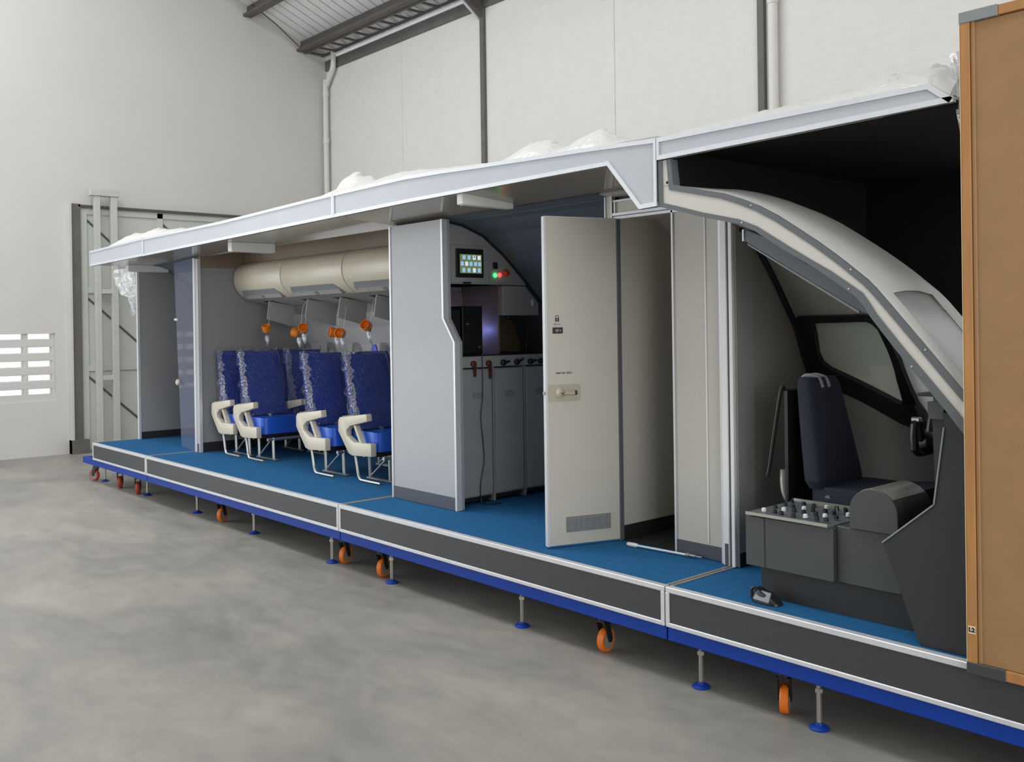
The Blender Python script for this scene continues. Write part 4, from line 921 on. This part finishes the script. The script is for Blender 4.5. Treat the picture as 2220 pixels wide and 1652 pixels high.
# cockpit rear bulkhead
cb = thing('cockpit_bulkhead', 'grey rear bulkhead of the cockpit with black curved seal', 'wall panel', (0.03, 0.9, F))
bp_ = [(0.575, F), (0.575, 2.30)]+[(y, 2.324-d) for (y, d) in SI if y > 0.575][:-1]+[(1.36, F)]
M().prism('x', bp_, 0.005, 0.03).build('panel', 'ckwall', cb, smooth=False)
box(0.03, 0.042, 0.545, 0.70, F, 2.26).build('side_strip', 'bulk', cb, smooth=False, bev=0.003)
box(0.03, 0.046, 0.55, 0.72, F, F+0.075).build('baseboard', 'blackbase', cb, smooth=False)
cv_ = M()
pts = [(0.045, y-0.012, 2.324-d-0.012) for (y, d) in SI if 0.6 <= y <= 1.3]
cv_.tube(pts, 0.017, 6).build('curved_seal', 'ckblack', cb)
# overhead panel
oh = thing('overhead_console', 'slanted grey overhead instrument panel under the nose band', 'instrument panel', (0.7, 0.25, 1.95))
M().prism('y', [(.425, 2.182), (.414, 2.139), (.44, 2.112), (.978, 1.792), (1.045, 1.775), (1.055, 1.80), (.99, 1.858), (.72, 2.02), (.54, 2.135)], 0.09, 0.50).build('housing', 'ohead', oh, smooth=False, bev=0.004)
M().prism('y', [(.436, 2.116), (.438, 2.108), (.978, 1.786), (.98, 1.796)], 0.086, 0.50).build('edge_strip', 'cornergrey', oh, smooth=False)
box(.408, .416, 0.086, 0.12, 2.128, 2.182).build('end_strip', 'alu', oh, smooth=False)
for i in range(6):
    for j in range(3):
        t = 0.12+0.14*i; x = .44+(.978-.44)*t; z = 2.112+(1.792-2.112)*t
        M().lathe([(0.010, 0), (0.008, -0.016)], (x, 0.16+0.12*j, z+0.002), 'z', 8).build('knob', 'darkplastic', oh)

# center console
con = thing('center_console', 'dark grey cockpit center console with knob panel and rounded throttle drum', 'console', (0.8, 0.3, F))
box(0.41, 1.16, 0.20, 0.50, F+0.001, 0.64).build('plinth', 'consoled', con, smooth=False)
box(0.368, 0.815, 0.14, 0.52, 0.625, 0.858).build('pedestal_box', 'console', con, smooth=False, bev=0.004)
box(0.372, 0.47, 0.136, 0.142, 0.63, 0.855).build('side_plate', 'console', con, smooth=False)
box(0.815, 1.105, 0.17, 0.50, 0.622, 0.868).build('throttle_base', 'console', con, smooth=False, bev=0.004)
drm = [(0.885, 0.868), (0.885, 0.94)]+[(0.992+0.108*math.cos(a), 0.945+0.103*math.sin(a)) for a in [PI-PI*i/16 for i in range(17)]]+[(1.104, 0.868)]
dr = M().prism('y', drm, 0.155, 0.46).build('throttle_drum', 'console', con, bev=0.003)
arc = [(0.992+0.1095*math.cos(a), 0.945+0.1045*math.sin(a)) for a in [PI*0.22+PI*0.5*i/8 for i in range(9)]]
M().band('y', arc, [(0.992+(x-0.992)*0.98, 0.945+(z-0.945)*0.98) for x, z in arc], 0.165, 0.45).build('drum_cover', 'zinc', dr)
kp = M().hexa([(0.385, 0.13, 0.868), (0.80, 0.13, 0.858), (0.81, 0.50, 0.858), (0.40, 0.50, 0.872), (0.385, 0.13, 0.876), (0.80, 0.13, 0.866), (0.81, 0.50, 0.866), (0.40, 0.50, 0.880)]).build('knob_panel', 'ohead', con, smooth=False)
box(0.38, 0.80, 0.122, 0.132, 0.864, 0.878).build('panel_edge', 'zinc', con, smooth=False)
box(0.40, 0.81, 0.495, 0.505, 0.866, 0.892).build('panel_edge', 'zinc', con, smooth=False)
rr = random.Random(5)
for i in range(7):
    for j in range(4):
        x, y = 0.43+0.055*i+rr.uniform(-.008, .008), 0.19+0.085*j+rr.uniform(-.01, .01)
        M().lathe([(0.011, 0), (0.010, 0.014), (0.006, 0.017)], (x, y, 0.874), 'z', 10).build('knob', 'white' if (i*3+j*5) % 4 == 0 else 'darkplastic', kp)
for i in range(3): M().tube([(0.66+0.03*i, 0.40, 0.87), (0.655+0.03*i, 0.40, 0.90)], 0.004, 6).build('toggle', 'chrome', kp)

# instrument panel with side plate, glareshield and yoke
ip = thing('instrument_panel', 'dark grey main instrument panel with angled side plate', 'instrument panel', (1.4, 0.5, F))
SP = [(1.235, F+0.002), (1.088, 0.855), (1.302, 1.037), (1.345, 1.34), (1.335, 1.40), (1.395, 1.385), (1.70, 1.02), (1.75, F+0.002)]
M().prism('y', SP, 0.055, 0.078).build('side_plate', 'consoled', ip, smooth=False)
for a, b in zip(SP[1:3], SP[2:4]):
    t = (Vector(b)-Vector(a)).normalized(); n = Vector((-t.y, t.x))*0.006
    M().prism('y', [a, b, tuple(Vector(b)+n), tuple(Vector(a)+n)], 0.05, 0.08).build('plate_edge', 'cornergrey', ip, smooth=False)
M().prism('y', [(1.30, 0.90), (1.285, 1.37), (1.275, 1.435), (1.34, 1.435), (1.50, 1.20), (1.55, F+0.002), (1.40, F+0.002)], 0.078, 0.95).build('panel_body', 'consoled', ip, smooth=False)
M().prism('y', [(1.278, 1.37), (1.274, 1.437), (1.340, 1.437), (1.335, 1.37)], 0.062, 0.080).build('panel_end', 'console', ip, smooth=False)
box(1.225, 1.36, 0.075, 0.98, 1.455, 1.468).build('glareshield', 'blackmetal', ip, smooth=False, bev=0.003)
for y in (0.10, 0.5, 0.9): box(1.28, 1.30, y, y+0.02, 1.43, 1.458).build('glareshield_bracket', 'rubber', ip, smooth=False)
yk = thing('control_yoke', 'black control yoke in front of the instrument panel', 'control yoke', (1.1, 0.6, 1.24))
ypts = [(y, z) for (y, z) in [(.50, 1.29), (.49, 1.24), (.495, 1.19), (.53, 1.168), (.58, 1.163), (.64, 1.163), (.69, 1.168), (.725, 1.19), (.73, 1.24), (.72, 1.29), (.695, 1.312), (.67, 1.30), (.66, 1.26), (.65, 1.225), (.61, 1.215), (.57, 1.225), (.56, 1.26), (.55, 1.30), (.525, 1.312)]]
M().tube([(1.0+0.02*abs(y-.61)*4, y, z) for (y, z) in ypts], 0.019, 10, closed=True).build('wheel', 'darkplastic', yk)
M().lathe([(0.045, -0.012), (0.05, 0.0), (0.05, 0.03), (0.028, 0.05), (0.026, 0.30)], (1.0, 0.61, 1.205), 'x', 16).build('column', 'darkplastic', yk)
box(0.985, 1.0, 0.57, 0.65, 1.185, 1.225).build('center_pad', 'ckblack', yk, smooth=False, bev=0.005)
box(0.99, 1.03, 0.502, 0.53, 1.305, 1.325).build('switch', 'chrome', yk, smooth=False, bev=0.004)

# pilot seat
ps = thing('pilot_seat', 'dark blue pilot seat with tall tapered backrest behind the console', 'seat', (0.55, 0.72, F))
def pb(u, v):
    a_ = 2*PI*u; c, s = math.cos(a_), math.sin(a_)
    hw = 0.205-0.065*v**1.3; th = 0.062-0.014*v; e = 1.0 if 0.03 < v < 0.94 else 0.88
    return (0.505-0.070*v+math.copysign(abs(s)**0.45, s)*th*e, 0.70-0.035*v+math.copysign(abs(c)**0.45, c)*hw*e, 0.945+0.535*v)
m = M().grid(pb, 32, 14); m.f.append(tuple(i*15+14 for i in range(32))); m.f.append(tuple(i*15 for i in range(31, -1, -1)))
m.build('backrest', 'pseat', ps)
for k, y in enumerate((0.60, 0.66)):
    M().tube(smoothpath([(0.385, y, 1.44), (0.395, y, 1.478), (0.43, y, 1.489), (0.475, y+0.01, 1.475), (0.492, y+0.015, 1.43)]), 0.010, 8).move(lambda p, y=y: Vector((p.x, y+(p.y-y)*1.0, p.z))).build('shoulder_strap', 'bulk', ps)
box(0.345, 0.365, 0.50, 0.86, 0.80, 1.42).build('back_plate', 'ckblack', ps, smooth=False, bev=0.006)
M().tube(smoothpath([(0.34, 0.52, 1.42), (0.33, 0.50, 1.40), (0.26, 0.50, 1.02), (0.25, 0.50, 1.0)]), 0.010, 8).build('side_rail', 'ckblack', ps)
cu = M().grid(lambda u, v: ((lambda c, s: (0.72+math.copysign(abs(c)**0.4, c)*0.28, 0.73+math.copysign(abs(s)**0.4, s)*0.21, 0.82+0.14*v+0.03*v*(1 if c > 0.6 else 0)))(math.cos(2*PI*u), math.sin(2*PI*u))), 32, 5)
cu.f.append(tuple(i*6+5 for i in range(32))); cu.f.append(tuple(i*6 for i in range(31, -1, -1))); cu.build('seat_cushion', 'pseat', ps, bev=0.012, seg=2)
box(0.46, 0.98, 0.55, 0.91, 0.78, 0.82).build('seat_pan', 'ckblack', ps, smooth=False, bev=0.006)
box(0.55, 0.85, 0.60, 0.86, F+0.001, 0.78).build('pedestal', 'blackmetal', ps, smooth=False, bev=0.01)
M().tube([(0.57, 0.52, 0.905), (0.57, 0.56, 0.925), (0.58, 0.62, 0.93)], 0.018, 10).build('belt_buckle', 'chrome', ps)
M().tube(smoothpath([(0.40, 0.545, 0.82), (0.33, 0.54, 0.90), (0.32, 0.54, 1.02)]), 0.022, 8).build('recline_arm', 'zinc', ps)
# pouch on the floor
bgm = thing('pouch', 'small black pouch with a pale grey flap on the blue cockpit floor', 'pouch', (0.49, 0.11, F))
def pf(u, v):
    a_ = 2*PI*u; c, s = math.cos(a_), math.sin(a_); k = 1-0.35*v**2
    return (0.495+math.copysign(abs(c)**0.7, c)*0.072*k, 0.12+math.copysign(abs(s)**0.7, s)*0.042*k, F+0.002+0.045*v+0.02*v*(-c))
m = M().grid(pf, 24, 6); m.f.append(tuple(i*7+6 for i in range(24))); m.f.append(tuple(i*7 for i in range(23, -1, -1))); m.build('body', 'darkplastic', bgm)
M().hexa([(0.445, 0.074, F+0.020), (0.530, 0.074, F+0.014), (0.525, 0.10, F+0.052), (0.46, 0.10, F+0.056), (0.445, 0.084, F+0.020), (0.530, 0.084, F+0.014), (0.525, 0.112, F+0.052), (0.46, 0.112, F+0.056)]).build('flap', 'cornergrey', bgm, bev=0.004, seg=2)
M().tube(smoothpath([(0.43, 0.10, F+0.01), (0.425, 0.10, F+0.05), (0.44, 0.10, F+0.066), (0.455, 0.10, F+0.05)]), 0.007, 8).build('loop', 'ckblack', bgm)

# ------------------------------------------------------------------ fibreboard panel standing on the platform edge
bd = thing('fibreboard_panel', 'tall brown fibreboard panel with wooden frame at the right edge', 'panel', (2.05, -0.04, 0.45))
X0, X1, Z0, Z1 = 1.462, 2.66, 0.455, 2.880
box(X0+0.05, X1-0.05, -0.030, -0.014, Z0+0.04, Z1-0.04).build('board', 'mdf', bd, smooth=False)
box(X0, X0+0.034, -0.042, -0.012, Z0+0.03, Z1-0.03).build('frame_stile', 'wood', bd, smooth=False, bev=0.002)
box(X0+0.034, X0+0.050, -0.036, -0.012, Z0+0.034, Z1-0.034).build('frame_bead', 'mdf', bd, smooth=False, bev=0.004)
box(X1-0.05, X1, -0.042, -0.012, Z0+0.03, Z1-0.03).build('frame_stile', 'wood', bd, smooth=False, bev=0.002)
box(X0+0.135, X1-0.135, -0.042, -0.012, Z1-0.036, Z1).build('frame_rail', 'wood', bd, smooth=False, bev=0.002)
box(X0+0.120, X1-0.120, -0.042, -0.012, Z0, Z0+0.038).build('frame_rail', 'wood', bd, smooth=False, bev=0.002)
box(X0-0.002, X0-0.0005, -0.043, -0.011, Z0+0.035, Z1-0.035).build('edge_strip', 'label', bd, smooth=False)
for xa, xb in ((X0-0.003, X0+0.135), (X1-0.135, X1+0.003)):
    box(xa, xb, -0.045, -0.010, Z1-0.038, Z1+0.003).build('corner_guard', 'cornergrey', bd, smooth=False, bev=0.002)
    box(xa, xb, -0.045, -0.010, Z0-0.003, Z0+0.040).build('corner_guard', 'cornerdark', bd, smooth=False, bev=0.002)
lbp = box(X0+0.004, X0+0.030, -0.0432, -0.042, 0.600, 0.628).build('number_label', 'label', bd, smooth=False)
text_mesh('L2', 0.022, 'lettering', 'ink', lbp, Vector((X0+0.0170, -0.0436, 0.614))-bd.location, (PI/2, 0, 0))

# ------------------------------------------------------------------ packing film on and around the roof
def crumple(label, prof, base, y0, y1, seed, m='wrap', nv=10, amp=0.018):
    r = random.Random(seed); ph = [r.uniform(0, 6) for _ in range(8)]
    x0, x1 = prof[0][0], prof[-1][0]
    def f(u, v):
        x = x0+(x1-x0)*u; zt = interp(x, prof); zb = base(x); s = math.sin(PI*min(1, v*1.0))**0.8
        k = 1.0 if v < 0.5 else (0.75+0.25*math.cos(PI*(v-.5)*2))
        j = amp*(math.sin(31*u*(x1-x0)+ph[0]+9*v)+0.6*math.sin(67*u*(x1-x0)+ph[1]-14*v)+0.5*math.sin(113*u*(x1-x0)+ph[2]+21*v))*s
        return (x+0.3*j, y0+(y1-y0)*v+0.5*j, zb+(zt-zb)*s*k+0.45*j*(zt-zb)/0.1)
    o = M().grid(f, max(24, int((x1-x0)*45)), nv*2).build('packing_film', m)
    return tag(o, label, 'plastic film', 'packing film on the trainer roof')
B1 = lambda x: interp(x, [(-8.38, 2.664), (-6.748, 2.692), (-4.9, 2.694), (-3.04, 2.729), (-2.143, 2.738), (-1.396, 2.713), (-0.465, 2.680), (1.33, 2.657)])
crumple('crumpled clear film on the far left roof end', [(-8.12, 2.685), (-7.84, 2.75), (-7.62, 2.785), (-7.35, 2.80), (-7.17, 2.765), (-7.13, 2.742), (-7.05, 2.78), (-6.88, 2.80), (-6.70, 2.79), (-6.55, 2.752), (-6.4, 2.756), (-6.25, 2.757), (-6.0, 2.715)], B1, 0.02, 0.35, 3)
crumple('thin line of clear film along the roof above the seats', [(-5.98, 2.71), (-5.4, 2.72), (-4.6, 2.712), (-3.9, 2.725), (-3.45, 2.745)], B1, 0.02, 0.22, 11)
crumple('peaked white film hump on the roof beside the far joint', [(-3.42, 2.74), (-3.26, 2.785), (-3.17, 2.80), (-3.085, 2.82), (-3.07, 2.885), (-2.99, 2.88), (-2.88, 2.845), (-2.81, 2.803), (-2.75, 2.80), (-2.63, 2.80), (-2.46, 2.815), (-2.35, 2.813), (-2.2, 2.805), (-2.0, 2.785), (-1.7, 2.765), (-1.25, 2.735)], B1, 0.02, 0.35, 5)
crumple('double hump of white film on the roof above the galley light', [(-1.24, 2.735), (-1.2, 2.765), (-1.117, 2.805), (-1.037, 2.82), (-0.903, 2.795), (-0.81, 2.75), (-0.72, 2.75), (-0.666, 2.783), (-0.596, 2.802), (-0.51, 2.797), (-0.45, 2.77), (-0.395, 2.725), (-0.283, 2.70), (-0.08, 2.70), (-0.03, 2.67)], B1, 0.02, 0.35, 8)
crumple('long swelling sheet of white film on the roof above the cockpit', [(-0.02, 2.675), (0.047, 2.69), (0.103, 2.712), (0.267, 2.722), (0.472, 2.73), (0.664, 2.737), (0.843, 2.74), (1.011, 2.76), (1.131, 2.776), (1.245, 2.777), (1.30, 2.765), (1.34, 2.75), (1.40, 2.74)], lambda x: 2.655-(0.08*(x-1.32)/0.08 if x > 1.32 else 0), -0.006, 0.5, 9)
def hang(label, cols, y, seed, m='film', th=0.03):
    r = random.Random(seed); ph = [r.uniform(0, 6) for _ in range(4)]
    def f(u, v):
        k = u*(len(cols)-1); i = min(int(k), len(cols)-2); t = k-i
        L = cols[i]; R = cols[i+1]; xl = L[0]+(R[0]-L[0])*t; xr = L[1]+(R[1]-L[1])*t; z = L[2]+(R[2]-L[2])*t
        w = th*(math.sin(14*v+ph[0]+3*u)+0.5*math.sin(33*v+ph[1]-9*u)+0.4*math.sin(27*u+5*v+ph[2]))
        return (xl+(xr-xl)*v, y+w, z+0.3*w)
    return tag(M().grid(f, 30, 16).build('packing_film', m), label, 'plastic film')
hang('clear film strip hanging down beside the brown board', [(1.372, 1.50, 2.77), (1.388, 1.50, 2.70), (1.398, 1.50, 2.58), (1.417, 1.50, 2.44), (1.430, 1.50, 2.23), (1.440, 1.49, 1.985), (1.446, 1.48, 1.742), (1.452, 1.475, 1.62)], 0.055, 4, th=0.012)
hang('torn clear film hanging at the far left end of the roof', [(-9.0, -8.40, 2.50), (-9.05, -8.40, 2.40), (-9.0, -8.40, 2.30), (-8.9, -8.40, 2.20), (-8.62, -8.40, 2.14), (-8.52, -8.40, 2.05), (-8.43, -8.40, 1.92)], 0.50, 6, th=0.02)
